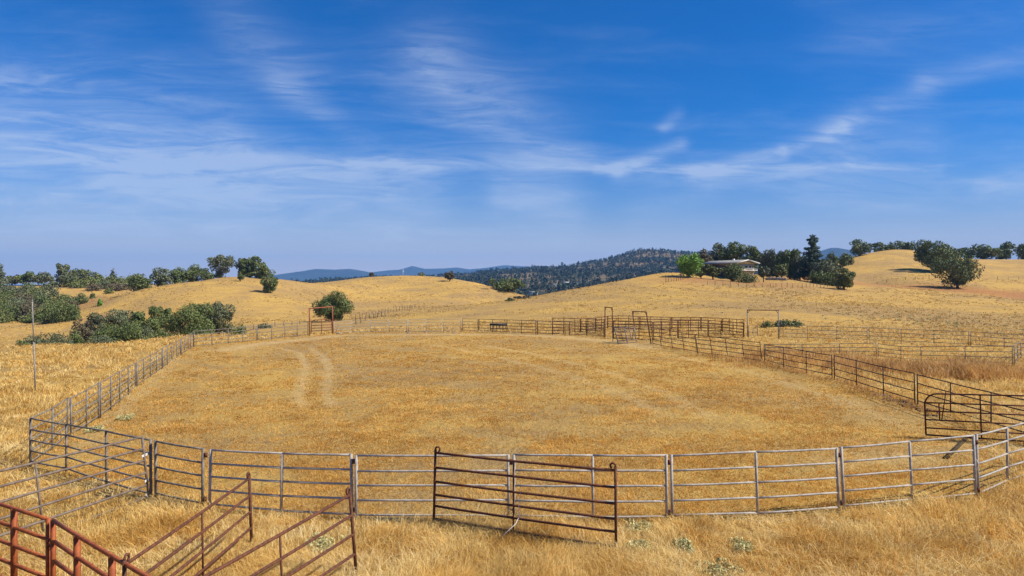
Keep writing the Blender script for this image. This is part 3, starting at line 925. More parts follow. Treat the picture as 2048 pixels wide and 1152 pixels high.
frame('gate_frame', ((618.7, 617), (620, 671.5)), ((664.6, 613.4), (665.8, 668)), .078, M['redfar'], M['redfar'], 'tall faded red pipe gate frame in front of the lone round oak', 'gate frame')
frame('chute_frame', ((1210, 614.4), (1210, 675)), ((1224.5, 615.5), (1225.7, 677.5)), .052, M['rustdark'], M['rust'], 'narrow tall rusted frame at the left end of the pen', 'gate frame')
frame('chute_frame', ((1265, 623), (1273, 684)), ((1292.5, 623.8), (1302.5, 688.5)), .052, M['rustdark'], M['rust'], 'leaning rusted frame right of the pale wooden chute', 'gate frame')
frame('gate_frame', ((1494.8, 620), (1495, 676)), ((1557, 620.5), (1557, 678)), .052, M['palepipe'], M['rust'], 'wide pale pipe gate frame with rusty beam right of the pen', 'gate frame')


def arch_gate(Lx, Lt, Lb, Rx, Rt, Rb, D0, D1, rails, mat, label, r=.024, rads=.5, mids=(.62,), extra=None, kind='farm_gate', fr=None):
    p = lambda px, py, D_: V3(px, py, D_)
    bl, tl = p(Lx[1], Lb, D0), p(Lx[0], Lt, D0)
    br, tr2 = p(Rx[1], Rb, D1), p(Rx[0], Rt, D1)
    root = empty(kind, bl); tag(root, label, 'gate')
    u = (tr2 - tl) / np.linalg.norm(tr2 - tl)
    h = np.linalg.norm(tl - bl)
    c = min(rads, .45) * h * .6
    up = (tl - bl) / h
    G = Geo()
    pts = [bl, tl - up * c]
    for a in np.linspace(0, 90, 6)[1:]:
        pts.append(tl - up * c * (1 - math.sin(R(a))) + u * c * (1 - math.cos(R(a))))
    upr = (tr2 - br) / np.linalg.norm(tr2 - br)
    pts2 = []
    for a in np.linspace(90, 0, 6)[:-1]:
        pts2.append(tr2 - upr * c * (1 - math.sin(R(a))) - u * c * (1 - math.cos(R(a))))
    pts += pts2 + [tr2 - upr * c, br, bl]
    G.tube(pts, r * 1.15, 8); G.build('outer_frame', mat, root, bl, True)
    for f in (fr or np.linspace(0, 1, rails)[1:-1]):
        G = Geo(); G.tube([bl + (tl - bl) * f, br + (tr2 - br) * f], r, 6); G.build('rail', mat, root, bl, True)
    for m_ in mids:
        G = Geo(); G.tube([bl + (br - bl) * m_, tl + (tr2 - tl) * m_], r * 1.05, 6); G.build('upright', mat, root, bl, True)
    return root, bl, tl, br, tr2


p0 = hit(622, 669.5)
arch_gate((623, 623), 640, 667.5, (663, 663.5), 638.5, 665.5, p0[1], p0[1], 6, M['redfar'], 'red tube gate closed inside the tall red frame', r=.04, mids=(.5,))
# dark red gate at the right, inside the arena
Dg = hit(1852, 876)[1]
gr, bl, tl, br, tr2 = arch_gate((1848.5, 1852), 787, 869.5, (2125, 2127), 793.5, 888, Dg, Dg - 1.6, 6, M['rustdark'], 'dark red tube gate with rounded corner standing inside the arena at the right', r=.026, mids=(.42,), fr=[.17, .37, .58, .78])
def bar(root, o0, pts, r, mat, name, sides=6):
    G = Geo(); G.tube(pts, r, sides); return G.build(name, mat, root, o0, True)
Y1 = Dg - .25
bar(gr, bl, [V3(1892, 782, Y1), V3(1883.5, 840, Y1)], .02, M['rustdark'], 'latch_bar')
bar(gr, bl, [V3(1878, 807, Y1 + .1), V3(1879.5, 840, Y1 + .1)], .026, M['rustdark'], 'upright')

# right side of the arena: leaning section then straight section
RL = [((1303, 655.5), (1306, 689.5)), ((1318.4, 657.3), (1323, 694)), ((1340, 661), (1345.6, 698.5)), ((1363.6, 665.3), (1368.7, 702)), ((1389, 669.3), (1395, 706.5)),
      ((1390.7, 669.6), (1396.7, 707)), ((1419.5, 673), (1425, 711.5)), ((1450.6, 676.8), (1455.7, 715)), ((1483.6, 680.6), (1488.7, 720)), ((1519.8, 684.6), (1524, 724.5))]
panel('corral_fence', RL[0:5], FR5, M['dark'], 'dark leaning panel of the right arena fence nearest the leaning frame', 'fence', 'dark panels along the right side of the arena', rp=.027, rm=.025, rr=.026)
panel('corral_fence', RL[5:10], FR5, M['dark'], 'dark leaning panel of the right arena fence ending where the low weedy pen begins', 'fence', 'dark panels along the right side of the arena', rp=.027, rm=.025, rr=.026)
R2 = [((1528.5, 689.2), (1529, 725)), ((1566.8, 694.7), (1566.8, 737)), ((1612.3, 702.5), (1612.5, 747)), ((1663.6, 710.2), (1664.2, 757.7)),
      ((1668.6, 711), (1669, 758.8)), ((1712.6, 721.3), (1713, 772)), ((1766.2, 734), (1767, 790)), ((1828.4, 747.2), (1829.8, 809.6)),
      ((1834.6, 749), (1835.6, 811.5)), ((1901, 765.5), (1901, 833)), ((1982.3, 785), (1982, 858)), ((2078, 805.5), (2078, 888))]
for k_, (a, b2) in enumerate([(0, 4), (4, 8), (8, 12)]):
    panel('corral_fence', R2[a:b2], FR4, M['dark'], ['dark four-rail panel at the left end of the straight right arena fence', 'dark four-rail panel in the middle of the straight right arena fence', 'dark four-rail panel behind the dark red gate'][k_],
          'fence', 'dark panels along the right side of the arena', rp=.027, rm=.025, rr=.024)
# weedy pen: near row
PG = 'grey panels of the weedy pen at the right'
panel('corral_fence', [((1531, 688.6), (1532, 712)), ((1604.4, 688.4), (1605, 713)), ((1678.7, 687.3), (1679, 714)), ((1752.3, 686.3), (1753, 716))], FR4, M['galvdark'], 'grey pen panel with rounded corner behind the weeds, left of the pair', 'fence', PG, rp=.027, rm=.025, rr=.024)
panel('corral_fence', [((1755.8, 687.6), (1756.5, 716.5)), ((1801.8, 693), (1802, 722)), ((1841.7, 693.3), (1843, 724)), ((1930, 692.5), (1931, 729)), ((2024.5, 691.7), (2026, 734))], FR4, M['galvdark'], 'long grey pen panel among the tallest rusty weeds', 'fence', PG, rp=.027, rm=.025, rr=.024)
panel('corral_fence', [((2028, 690.3), (2029.5, 734)), ((2034.7, 686.8), (2036, 724)), ((2041, 683.3), (2042, 717)), ((2055, 677), (2055.5, 706))], FR4, M['galvdark'], 'grey pen panel seen nearly end on at the right edge of the photo', 'fence', PG, rp=.027, rm=.025, rr=.024)
# far row right
far_row = [((1559.5, 650.3), (1559.5, 678)), ((1615, 652), (1615, 680)), ((1673.4, 653.3), (1673.4, 682)), ((1734.3, 655.2), (1734.3, 684)),
           ((1738.2, 655.4), (1738.2, 684.2)), ((1802.5, 658.4), (1802.5, 687)), ((1868, 660.8), (1868, 690)), ((1937.5, 663.2), (1937.5, 693)),
           ((1941.5, 663.4), (1941.5, 693.3)), ((2008.3, 668), (2008.3, 698)), ((2085, 671.5), (2085, 703))]
for k_, (a, b2) in enumerate([(0, 4), (4, 8), (8, 11)]):
    panel('corral_fence', far_row[a:b2], FR4, M['galvdark'], 'grey four-rail panel right of the wide pale gate frame, %s' % ['left one before the dark bush', 'middle one', 'rightmost, cut by the photo edge'][k_], 'fence', 'grey panels of the far row at the right', rp=.027, rm=.025, rr=.024, sides=6)
panel('corral_fence', [((1497, 651), (1497, 676)), ((1506, 651), (1506, 674)), ((1515, 650), (1515, 671))], FR4, M['galvdark'], 'short grey gate standing open inside the wide pale frame', 'gate', None, rp=.04, rm=.03, rr=.015, sides=6)

# rusty gates near the camera
def hooks(root, o0, p, u, r, mat):
    """curled pipe end on top of a gate post"""
    pts = []
    for a in np.linspace(-20, 250, 10):
        pts.append(p + u * (.055 - .055 * math.cos(R(a))) + np.array([0, 0, .055 * math.sin(R(a)) + .01]))
    G = Geo(); G.tube(pts, r * .8, 6); G.build('hook', mat, root, o0, True)


def free_gate(B0, T0, B1, T1, fr, mids, mat, label, r=.027, hk=(1, 1), square=False, kind='rusty_gate', rp=None, grp=None, midr=None):
    """gate given by the world positions of its two end posts (foot, top)"""
    B0, T0, B1, T1 = (np.asarray(a, float) for a in (B0, T0, B1, T1))
    root = empty(kind, B0); tag(root, label, 'gate', grp)
    sd_ = 4 if square else 8
    rp = rp or r * 1.15
    g = np.random.default_rng(int(abs(B0[0]) * 100))
    for b_, t_ in ((B0, T0), (B1, T1)):
        G = Geo(); G.tube([b_ - np.array([0, 0, .05]), t_], rp, sd_); G.build('end_post', mat, root, B0, not square)
    for f in fr:
        a = B0 + (T0 - B0) * f; b_ = B1 + (T1 - B1) * f
        G = Geo(); G.tube(sag(a, b_, 7, g.uniform(0, .02), g), r, sd_); G.build('rail', mat, root, B0, not square)
    for m_ in mids:
        G = Geo(); b_ = B0 + (B1 - B0) * m_; t_ = T0 + (T1 - T0) * m_
        G.tube([b_, b_ + (t_ - b_) * max(fr)], midr or r * .8, sd_); G.build('upright', mat, root, B0, not square)
    u = (T1 - T0) / np.linalg.norm(T1 - T0)
    if hk[0]: hooks(root, B0, T0, u, r, mat)
    if hk[1]: hooks(root, B0, T1, -u, r, mat)
    return root


FRG = [.955, .745, .545, .355, .19, .0]
D0, D1 = 15.55, 14.1
rg = free_gate(V3(867.5, 1046, D0), V3(871, 899, D0), V3(1232, 1104, D1), V3(1231, 933, D1), [.955, .755, .565, .385, .235, .06], (.46,), M['rust'],
               'brown rusty six-rail gate leaning against the front of the near fence at the centre', r=.027, midr=.018)
# pieces of white cord on that gate
def cord(pts, label, r=.006):
    G = Geo(); G.tube(pts, r, 5); o = G.build('cord', M['rope'], None, tuple(pts[0]), True); tag(o, label, 'cord'); return o
cord([V3(1041, 985, 14.7), V3(1037, 1010, 14.65), V3(1040, 1030, 14.7), V3(1031, 1048, 14.4), V3(1003, 1074, 14.2)], 'thin white cord hanging from the leaning centre gate into the grass')
g1 = free_gate((-5.62, 9.9, .02), (-5.62, 9.9, 1.55), (-5.47, 14.35, -.02), (-5.52, 14.35, 1.52), [.955, .72, .50, .28, .06], (.53,), M['rust'],
               'brown rusty gate at lower left, left one of two seen end on', r=.027, midr=.018)
g2 = free_gate((-4.45, 8.85, .02), (-4.45, 8.85, 1.58), (-2.93, 12.9, -.02), (-3.08, 12.95, 1.62), [.955, .72, .50, .28, .06], (.52,), M['rust'],
               'brown rusty gate at lower left, right one of two seen end on', r=.027, midr=.018)
# faded red square-tube panels, lower left
free_gate((-12.6, 14.4, 0), (-12.6, 14.4, 1.52), (-7.98, 11.75, 0), (-7.98, 11.75, 1.52), [.985, .76, .54, .32, .1], (.3, .78), M['red'],
          'faded red square-tube panel cut by the left photo edge', r=.034, hk=(0, 0), square=True, kind='corral_fence', rp=.042, midr=.055, grp='faded red panels at the lower left')
free_gate((-7.85, 11.68, 0), (-7.85, 11.68, 1.52), (-4.1, 8.72, 0), (-4.1, 8.72, 1.52), [.985, .76, .54, .32, .1], (.22, .50, .78), M['red'],
          'faded red square-tube panel running to the bottom edge of the photo beside the brown gates', r=.034, hk=(0, 0), square=True, kind='corral_fence', rp=.042, midr=.055, grp='faded red panels at the lower left')
ch = Geo()
for k_ in range(4):
    c_ = np.array([-7.92, 11.66, 1.18 - .05 * k_])
    ch.tube([c_ + np.array([.03 * math.cos(a), .012 * (k_ % 2), .03 * math.sin(a)]) for a in np.linspace(0, 6.28, 9)], .008, 5)
tag(ch.build('chain', M['rust'], None, (-7.92, 11.66, 1.18)), 'short rusty chain joining the two faded red panels', 'chain')
# brown grey panel tied with rope
gg = free_gate((-11.35, 11.6, 0), (-11.55, 11.6, 1.74), V3(298, 994, 17.3), V3(284, 872, 17.3), [.985, .79, .60, .40, .20, .015], (.56,), M['greybrown'],
               'brown grey six-rail panel tied to the near fence with white rope', r=.027, hk=(0, 0), midr=.024)
for (a, b_, lab) in [((286, 912), (304, 904), 'upper white rope tie holding the brown grey panel'), ((292, 962), (304, 955), 'middle white rope tie holding the brown grey panel'), ((294, 989), (303, 984), 'lowest white rope tie holding the brown grey panel')]:
    p_, q_ = V3(a[0], a[1], 17.2), V3(b_[0], b_[1], 17.75)
    G = Geo()
    for k_ in range(3):
        dz_ = np.array([0, 0, .018 * (k_ - 1)])
        G.tube([p_ + dz_ + (0, -.05, 0), (p_ + q_) / 2 + dz_ * 1.4 + (0, -.09, 0), q_ + dz_ + (0, -.07, 0)], .009, 5)
    tag(G.build('rope_tie', M['rope'], None, tuple(p_), True), lab, 'rope tie')
pr = hit(1956, 925)
cord([V3(1953, 919, 17.1), V3(1957, 928, 17.1), V3(1955, 940, 17.15)], 'white string on the post joint left of the rightmost near panel', .012)

# thin dark slab put in place of a shadow stripe on the arena floor
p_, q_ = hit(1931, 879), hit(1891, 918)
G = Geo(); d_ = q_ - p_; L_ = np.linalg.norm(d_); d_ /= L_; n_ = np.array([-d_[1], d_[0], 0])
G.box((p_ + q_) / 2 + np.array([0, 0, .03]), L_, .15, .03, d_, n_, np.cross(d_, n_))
tag(G.build('shadow_strip', M['shade_strip'], None, tuple((p_ + q_) / 2)), 'dark strip imitating a cast shadow on the arena ground at the right', 'shade_strip')

# tall thin pole on the left, slim pole on the hill
b_ = hit(71, 784); t_ = V3(64.5, 603, b_[1])
root = empty('pipe_pole', b_); tag(root, 'tall thin grey pipe pole standing in the field at the far left', 'pole')
bar(root, b_, [b_ - (0, 0, .1), b_ + (t_ - b_) * .55], .036, M['palepipe'], 'pole', 8)
bar(root, b_, [b_ + (t_ - b_) * .55, t_], .030, M['palepipe'], 'upper_pole', 8)
bar(root, b_, [t_, t_ + np.array([0, 0, .1])], .04, M['palepipe'], 'cap', 8)
b_ = np.array(W3(806, 554, 340)); b_[2] = tz(b_[0], b_[1])
root = empty('marker_pole', b_); tag(root, 'slim white pole with short crossbar on top of the middle hill', 'pole')
bar(root, b_, [b_, b_ + np.array([0, 0, 3.2])], .10, M['white'], 'pole')
bar(root, b_, [b_ + np.array([-.7, 0, 2.1]), b_ + np.array([.7, 0, 2.1])], .07, M['white'], 'crossbar')

# feeder behind the back fence
c_ = hit(995.5, 664.5); c_[1] += 3; c_[2] = tz(c_[0], c_[1])
root = empty('feeder', c_); tag(root, 'long black-topped feed bunk on pale legs behind the back fence', 'feeder')
sc = c_[1] / FPX
Wd = 34 * sc
G = Geo(); G.box(c_ + (0, 0, .85), Wd, .75, .10); G.box(c_ + (0, -.36, .74), Wd * .98, .05, .16); G.box(c_ + (0, .36, .74), Wd * .98, .05, .16)
G.box(c_ + (-Wd / 2 + .03, 0, .74), .05, .7, .16); G.box(c_ + (Wd / 2 - .03, 0, .74), .05, .7, .16); G.build('trough', M['black'], root, c_)
for k_ in range(6):
    for s_ in (-1, 1):
        G = Geo(); G.box(c_ + (-Wd / 2 + .12 + k_ * (Wd - .24) / 5, s_ * .3, .34), .09, .07, .72); G.build('leg', M['woodpale'], root, c_)
G = Geo(); G.box(c_ + (0, -.28, .25), Wd * .96, .04, .12); G.build('stretcher', M['woodpale'], root, c_)

# wooden loading chute leaning by the pen
A0, A1, A2, A3 = hit(1237, 689), hit(1273, 685.5), None, None
T0, T1 = V3(1228, 653, A0[1] + .9), V3(1268, 652.5, A1[1] + .9)
root = empty('loading_chute', A0); tag(root, 'pale weathered wooden slatted chute leaning between the two tall frames', 'chute')
for nm, a, b_ in (('side_post', A0, T0), ('side_post', A1, T1), ('side_post', (A0 + A1) / 2, (T0 + T1) / 2)):
    G = Geo(); G.tube([a, b_], .06, 4); G.build(nm, M['wood'], root, A0)
for k_ in range(7):
    f = .06 + k_ * .15
    a, b_ = A0 + (T0 - A0) * f, A1 + (T1 - A1) * f
    if k_ in (2, 4): a = a + (b_ - a) * .1
    if k_ in (3,): b_ = a + (b_ - a) * .8
    G = Geo(); G.tube([a + (0, -.06, 0), b_ + (0, -.06, random.uniform(-.06, .06))], .055, 4); G.build('slat', M['woodpale'], root, A0)
for f in (.25, .72):
    a, b_ = A0 + (A1 - A0) * f, T0 + (T1 - T0) * f
    G = Geo(); G.tube([a + (0, -.12, .3), b_ + (0, -.12, 0)], .04, 4); G.build('upright', M['woodpale'], root, A0)
for s_ in (0, 1):
    a = (A0, A1)[s_]; b_ = (T0, T1)[s_]
    G = Geo(); G.tube([b_, np.array([b_[0] + .2, b_[1] + 2.2, tz(b_[0] + .2, b_[1] + 2.2)])], .05, 4); G.build('ramp_beam', M['wood'], root, A0)

# stray brace leaning on the back fence beside the red frame
a, b_ = hit(671.5, 666.5), None
b_ = V3(676.5, 648.5, a[1] + .4)
G = Geo(); G.tube([a, b_], .035, 6); tag(G.build('brace_pole', M['galvdark'], None, tuple(a), True), 'slanting pole leaning on the back fence beside the red gate frame', 'pole')


# wire fences
def wire_fence(pts, h, mat, label, r=.07, wires=3, grp=None):
    root = empty('wire_fence', pts[0]); tag(root, label, 'fence', grp)
    g = np.random.default_rng(len(pts))
    tops = []
    for p in pts:
        t = p + np.array([g.normal(0, .05), 0, h * g.uniform(.85, 1.12)])
        tops.append(t)
        bar(root, pts[0], [p - (0, 0, .1), t], r * g.uniform(.8, 1.2), mat, 'post', 6)
    for w_ in range(wires):
        f = .9 - w_ * .28
        bar(root, pts[0], [p + np.array([0, 0, h * f * .92]) for p in pts], .012, M['galvdark'], 'wire', 4)


def line_pts(lst, n, jit=0):
    P = [hit(a, b_) if len(t) == 2 else np.array(W3(a, b_, t[2])) for t in lst for a, b_ in [t[:2]]]
    P = np.array(P)
    s_ = np.concatenate([[0], np.cumsum(np.linalg.norm(np.diff(P, axis=0), axis=1))])
    out = []
    for k_ in np.linspace(0, s_[-1], n):
        x = np.interp(k_, s_, P[:, 0]); y = np.interp(k_, s_, P[:, 1])
        out.append(np.array([x, y, tz(x, y)]))
    return out


wire_fence(line_pts([(704, 640, 150), (745, 634, 168), (790, 626, 190), (830, 622, 212)], 22), 1.25, M['post'], 'wire fence on thin dark posts right of the lone round oak', r=.05)
wire_fence(line_pts([(712, 648, 128), (745, 640, 145), (770, 634, 160)], 8), 1.1, M['post'], 'low row of stubby posts nearer than the wire fence by the lone oak')
wire_fence(line_pts([(1332, 563, 192), (1352, 562, 194), (1366, 561, 196)], 8), 1.9, M['post'], 'little dark fence on the slope left of the bright green tree', r=.06)
wire_fence(line_pts([(1415, 571, 186), (1470, 575, 182), (1540, 575, 181), (1600, 573, 186), (1655, 574, 196)], 22), 1.2, M['post'], 'post and wire fence along the slope below the house', r=.06)
wire_fence(line_pts([(1735, 560, 262), (1790, 557, 262), (1840, 555, 262), (1870, 553, 266)], 9), 1.2, M['post'], 'sparse fence posts on the knoll slope left of the big oaks', r=.08, wires=1)
wire_fence(line_pts([(1995, 556, 270), (2040, 557, 270), (2080, 558, 270)], 5), 1.2, M['post'], 'sparse fence posts on the slope right of the big oaks', r=.08, wires=1)
wire_fence(line_pts([(430, 668, 112), (480, 663, 118), (540, 656, 126), (600, 652, 132)], 12), .9, M['post'], 'low dark fence posts in the hollow behind the back left panels', r=.05, wires=2)
wire_fence(line_pts([(190, 622, 208), (225, 604, 222), (270, 588, 238)], 6), 1.2, M['post'], 'few posts of an old fence on the left hill edge', r=.06, wires=1)

# ------------------------------------------------------------------ house on the hill
zb = 5.9
Fc = np.array([70.7, 215.0]); ex = np.array([.897, .442]); ey = np.array([-.442, .897])     # across the gable / back along the house
ang_h = math.atan2(ex[1], ex[0])
def HP(a, b_, z): return np.array([Fc[0] + ex[0] * a + ey[0] * b_, Fc[1] + ex[1] * a + ey[1] * b_, z])
house = empty('house', HP(4.5, 8, zb)); tag(house, 'low cream house with wide pale metal roof on the hill behind the trees', 'house')
o0 = HP(4.5, 8, zb)
e3 = np.array([ex[0], ex[1], 0]); n3 = np.array([ey[0], ey[1], 0])
ZE, ZR, LN, WD = 11.15, 12.15, 16.5, 9.2
def wallbox(a0, a1, b0, b1, z0, z1): 
    G = Geo(); G.box(HP((a0 + a1) / 2, (b0 + b1) / 2, (z0 + z1) / 2), a1 - a0, b1 - b0, z1 - z0, e3, n3); return G
G = wallbox(.9, WD - .9, .9, 1.1, zb - 1.5, ZE - .05)
G.add([HP(.9, .9, ZE - .05), HP(WD - .9, .9, ZE - .05), HP(WD / 2, .9, ZR - .12), HP(.9, 1.1, ZE - .05), HP(WD - .9, 1.1, ZE - .05), HP(WD / 2, 1.1, ZR - .12)], [(0, 3, 5, 2), (1, 2, 5, 4)], [(0, 1, 2), (3, 5, 4)])
G.build('wall', M['cream'], house, o0)
wallbox(.9, 1.1, 1.1, LN - .9, zb - 1.5, ZE - .05).build('wall', M['brownwall'], house, o0)
wallbox(WD - 1.1, WD - .9, 1.1, LN - .9, zb - 1.5, ZE - .05).build('wall', M['cream'], house, o0)
wallbox(1.1, WD - 1.1, LN - 1.1, LN - .9, zb - 1.5, ZE - .05).build('wall', M['cream'], house, o0)
for s_ in (0, 1):
    a0, a1 = (-.35, WD / 2) if s_ == 0 else (WD + .35, WD / 2)
    G = Geo()
    zz0, zz1 = ZE - .02, ZR + .06
    pts = [HP(a0, -.4, zz0), HP(a1, -.4, zz1), HP(a1, LN + .4, zz1), HP(a0, LN + .4, zz0)]
    G.add(pts + [p + (0, 0, .2) for p in pts], [(0, 3, 2, 1), (4, 5, 6, 7), (0, 1, 5, 4), (1, 2, 6, 5), (2, 3, 7, 6), (3, 0, 4, 7)])
    rf = G.build('roof', M['roof'], house, o0)
    G = Geo(); G.tube([HP(a0, -.43, zz0 + .1), HP(a1, -.43, zz1 + .1)], .17, 4); G.build('bargeboard', M['white'], rf, (0, 0, 0)) if False else G.build('bargeboard', M['white'], house, o0)
G = Geo(); G.box(HP(WD / 2, 6, ZR + .35), .6, .6, .6, e3, n3); G.build('vent', M['white'], house, o0)
for a_, w_ in ((2.6, 1.3), (5.0, 1.3), (6.6, 1.1), (7.7, .7)):
    G = Geo(); G.box(HP(a_, .87, 10.1), w_, .06, 1.15, e3, n3); wn = G.build('window', M['white'], house, o0)
    G = Geo(); G.box(HP(a_, .84, 10.1) , w_ - .25, .06, .9, e3, n3); pn_ = G.build('pane', M['glass'], wn, o0)
for b_ in (3.5, 6.5, 9.5, 12.5):
    G = Geo(); G.box(HP(.87, b_, 9.9), .06, 1.6, 1.2, e3, n3); wn = G.build('window', M['wood'], house, o0)
    G = Geo(); G.box(HP(.84, b_, 9.9), .06, 1.35, 1.0, e3, n3); G.build('pane', M['glass'], wn, o0)
G = wallbox(.6, WD - .5, -.35, .88, 8.85, 9.0); dk = G.build('balcony', M['white'], house, o0)
G = wallbox(.6, WD - .5, -.38, -.32, 9.35, 9.45); G.build('handrail', M['white'], dk, o0)
for k_ in range(9):
    G = wallbox(.65 + k_ * .96, .73 + k_ * .96, -.37, -.31, 9.0, 9.35); G.build('baluster', M['white'], dk, o0)
for a_ in (1.0, 3.4, 5.8, 8.3):
    G = Geo(); G.tube([HP(a_, .85, 8.1), HP(a_, -.3, 8.85)], .07, 4); G.build('bracket', M['wood'], dk, o0)
# small red-roofed building behind
rb0 = np.array(W3(1434, 524, 262)); rb0[2] = 7.0
sh = empty('shed', rb0); tag(sh, 'small building with reddish roof showing above the left end of the house roof', 'shed')
G = Geo(); G.box(rb0 + (0, 0, 2.4), 4.4, 4, 4.8); G.build('wall', M['brownwall'], sh, rb0)
G = Geo()
pts = [rb0 + p for p in [(-2.6, -2.4, 4.7), (2.6, -2.4, 4.7), (1.2, 0, 6.3), (-1.2, 0, 6.3), (-2.6, 2.4, 4.7), (2.6, 2.4, 4.7)]]
G.add(pts, [(0, 1, 2, 3), (5, 4, 3, 2), (0, 4, 5, 1)], [(0, 3, 4), (1, 5, 2)]); G.build('roof', M['redroof'], sh, rb0)
G = Geo(); G.box(rb0 + (.6, -2.02, 3.2), 1.2, .06, 1.0); G.build('window', M['glass'], sh, rb0)


# stones: retaining wall and a few rocks
def rock(G, c, s, g):
    n1, n2 = 6, 8
    v = []
    for a in range(1, n1):
        for b2 in range(n2):
            th, ph = math.pi * a / n1, 2 * math.pi * b2 / n2
            k_ = g.uniform(.78, 1.12)
            v.append(c + np.array([math.sin(th) * math.cos(ph) * s[0], math.sin(th) * math.sin(ph) * s[1], math.cos(th) * s[2]]) * k_)
    v += [c + (0, 0, s[2]), c - (0, 0, s[2])]
    q_ = [(a * n2 + b2, a * n2 + (b2 + 1) % n2, (a + 1) * n2 + (b2 + 1) % n2, (a + 1) * n2 + b2) for a in range(n1 - 2) for b2 in range(n2)]
    top, bot = len(v) - 2, len(v) - 1
    t_ = [(top, (b2 + 1) % n2, b2) for b2 in range(n2)] + [(bot, (n1 - 2) * n2 + b2, (n1 - 2) * n2 + (b2 + 1) % n2) for b2 in range(n2)]
    G.add(v, q_, t_)


g_ = np.random.default_rng(3)
G = Geo()
p0_ = np.array(W3(1533, 556, 212)); p1_ = np.array(W3(1572, 557, 210))
for k_ in range(60):
    f = k_ / 59
    p = p0_ + (p1_ - p0_) * f
    z = tz(p[0], p[1])
    for lv in range(2):
        rock(G, np.array([p[0], p[1] + g_.normal(0, .1), z + .15 + lv * .38]), g_.uniform(.22, .34, 3), g_)
tag(G.build('stone_wall', M['stone'], None, tuple(p0_), True), 'low grey stone retaining wall right of the house', 'wall')
for px, py, s_, lab in [(817, 666.5, .20, 'grey stone at the double post in the middle of the back fence'), (852, 664.5, .2, 'small stone at a back fence post right of the middle'), (908, 667, .18, 'flat pale stone by the back fence left of the short gate'),
                        (590, 673, .2, 'flat pale stone on the path left of the red gate frame'), (1767, 792, .11, 'grey stone at the foot of a right fence post'), (677, 668, .22, 'small dark stone by the slanting pole at the red frame')]:
    c_ = hit(px, py); G = Geo(); rock(G, c_ + (0, 0, s_ * .25), np.array([s_ * 1.5, s_, s_ * .5]), g_)
    tag(G.build('stone', M['stone'], None, tuple(c_), True), lab, 'stone')

G = Geo()
for k_ in range(80):
    f = g_.random() ** .8
    c_ = hit(1735 + 135 * f + g_.normal(0, 5), 784 + 44 * f + g_.normal(0, 3)); s_ = g_.uniform(.03, .10)
    rock(G, c_ + (0, 0, s_ * .2), np.array([s_ * 1.4, s_, s_ * .7]), g_)
tag(G.build('soil_clods', M['clod'], None, (0, 0, 0)), 'dark broken soil clods along the foot of the right fence', None, None, 'stuff')
# far small houses in the valley
for px, py, D_, w_, lab in [(1066, 586, 900, 13, 'tiny pale house with cleared yard low in the valley'), (1133, 563, 1300, 10, 'tiny white house in the forest at the foot of the mountain'), (1108, 567, 1250, 9, 'tiny pale house left of the white one at the mountain foot'), (1162, 566, 1250, 9, 'tiny house right of the white one at the mountain foot')]:
    x = (px - CX) * D_ / FPX; z = tz(x, D_); c_ = np.array([x, D_, z]); hs = empty('far_house', c_); tag(hs, lab, 'house', 'tiny houses in the valley')
    G = Geo(); G.box(c_ + (0, 0, 1.5), w_, 8, 4); G.build('wall', M['white'], hs, c_)
    G = Geo(); G.add([c_ + p for p in [(-w_ / 2 - .6, -4.6, 3.4), (w_ / 2 + .6, -4.6, 3.4), (w_ / 2 + .6, 0, 5), (-w_ / 2 - .6, 0, 5), (-w_ / 2 - .6, 4.6, 3.4), (w_ / 2 + .6, 4.6, 3.4)]], [(0, 1, 2, 3), (5, 4, 3, 2), (0, 4, 5, 1)], [(0, 3, 4), (1, 5, 2)])
    G.build('roof', M['stone'] if px != 1133 else M['white'], hs, c_)
    G = Geo(); G.box(c_ + (1, -4.02, 2.0), 2, .1, 1.2); G.build('window', M['glass'], hs, c_)


# ------------------------------------------------------------------ trees
def leafcloud(g, centers, radii, n, size, flat=.75):
    k = g.choice(len(centers), n, p=(radii ** 2) / (radii ** 2).sum())
    d = g.normal(size=(n, 3)); d /= np.linalg.norm(d, axis=1, keepdims=True)
    rr = radii[k] * g.uniform(.35, 1.0, n) ** .45 * g.uniform(.92, 1.1, n)
    p = centers[k] + d * rr[:, None] * np.array([1, 1, flat])
    nrm = d * .7 + g.normal(size=(n, 3)) * .7 + np.array([0, 0, .25])
    nrm /= np.linalg.norm(nrm, axis=1, keepdims=True)
    a = np.cross(nrm, g.normal(size=(n, 3))); a /= np.linalg.norm(a, axis=1, keepdims=True) + 1e-9
    b_ = np.cross(nrm, a)
    s = size * g.uniform(.5, 1.2, n)[:, None]
    V_ = np.empty((n, 4, 3))
    V_[:, 0] = p - a * s * .5; V_[:, 1] = p - b_ * s * .35; V_[:, 2] = p + a * s * .5; V_[:, 3] = p + b_ * s * .35
    clump = g.random(len(centers))[k]
    rnd = np.clip(.45 * clump + .55 * g.random(n), 0, 1)
    Q = np.arange(n * 4).reshape(n, 4)
    return V_.reshape(-1, 3), Q, np.repeat(rnd, 4)


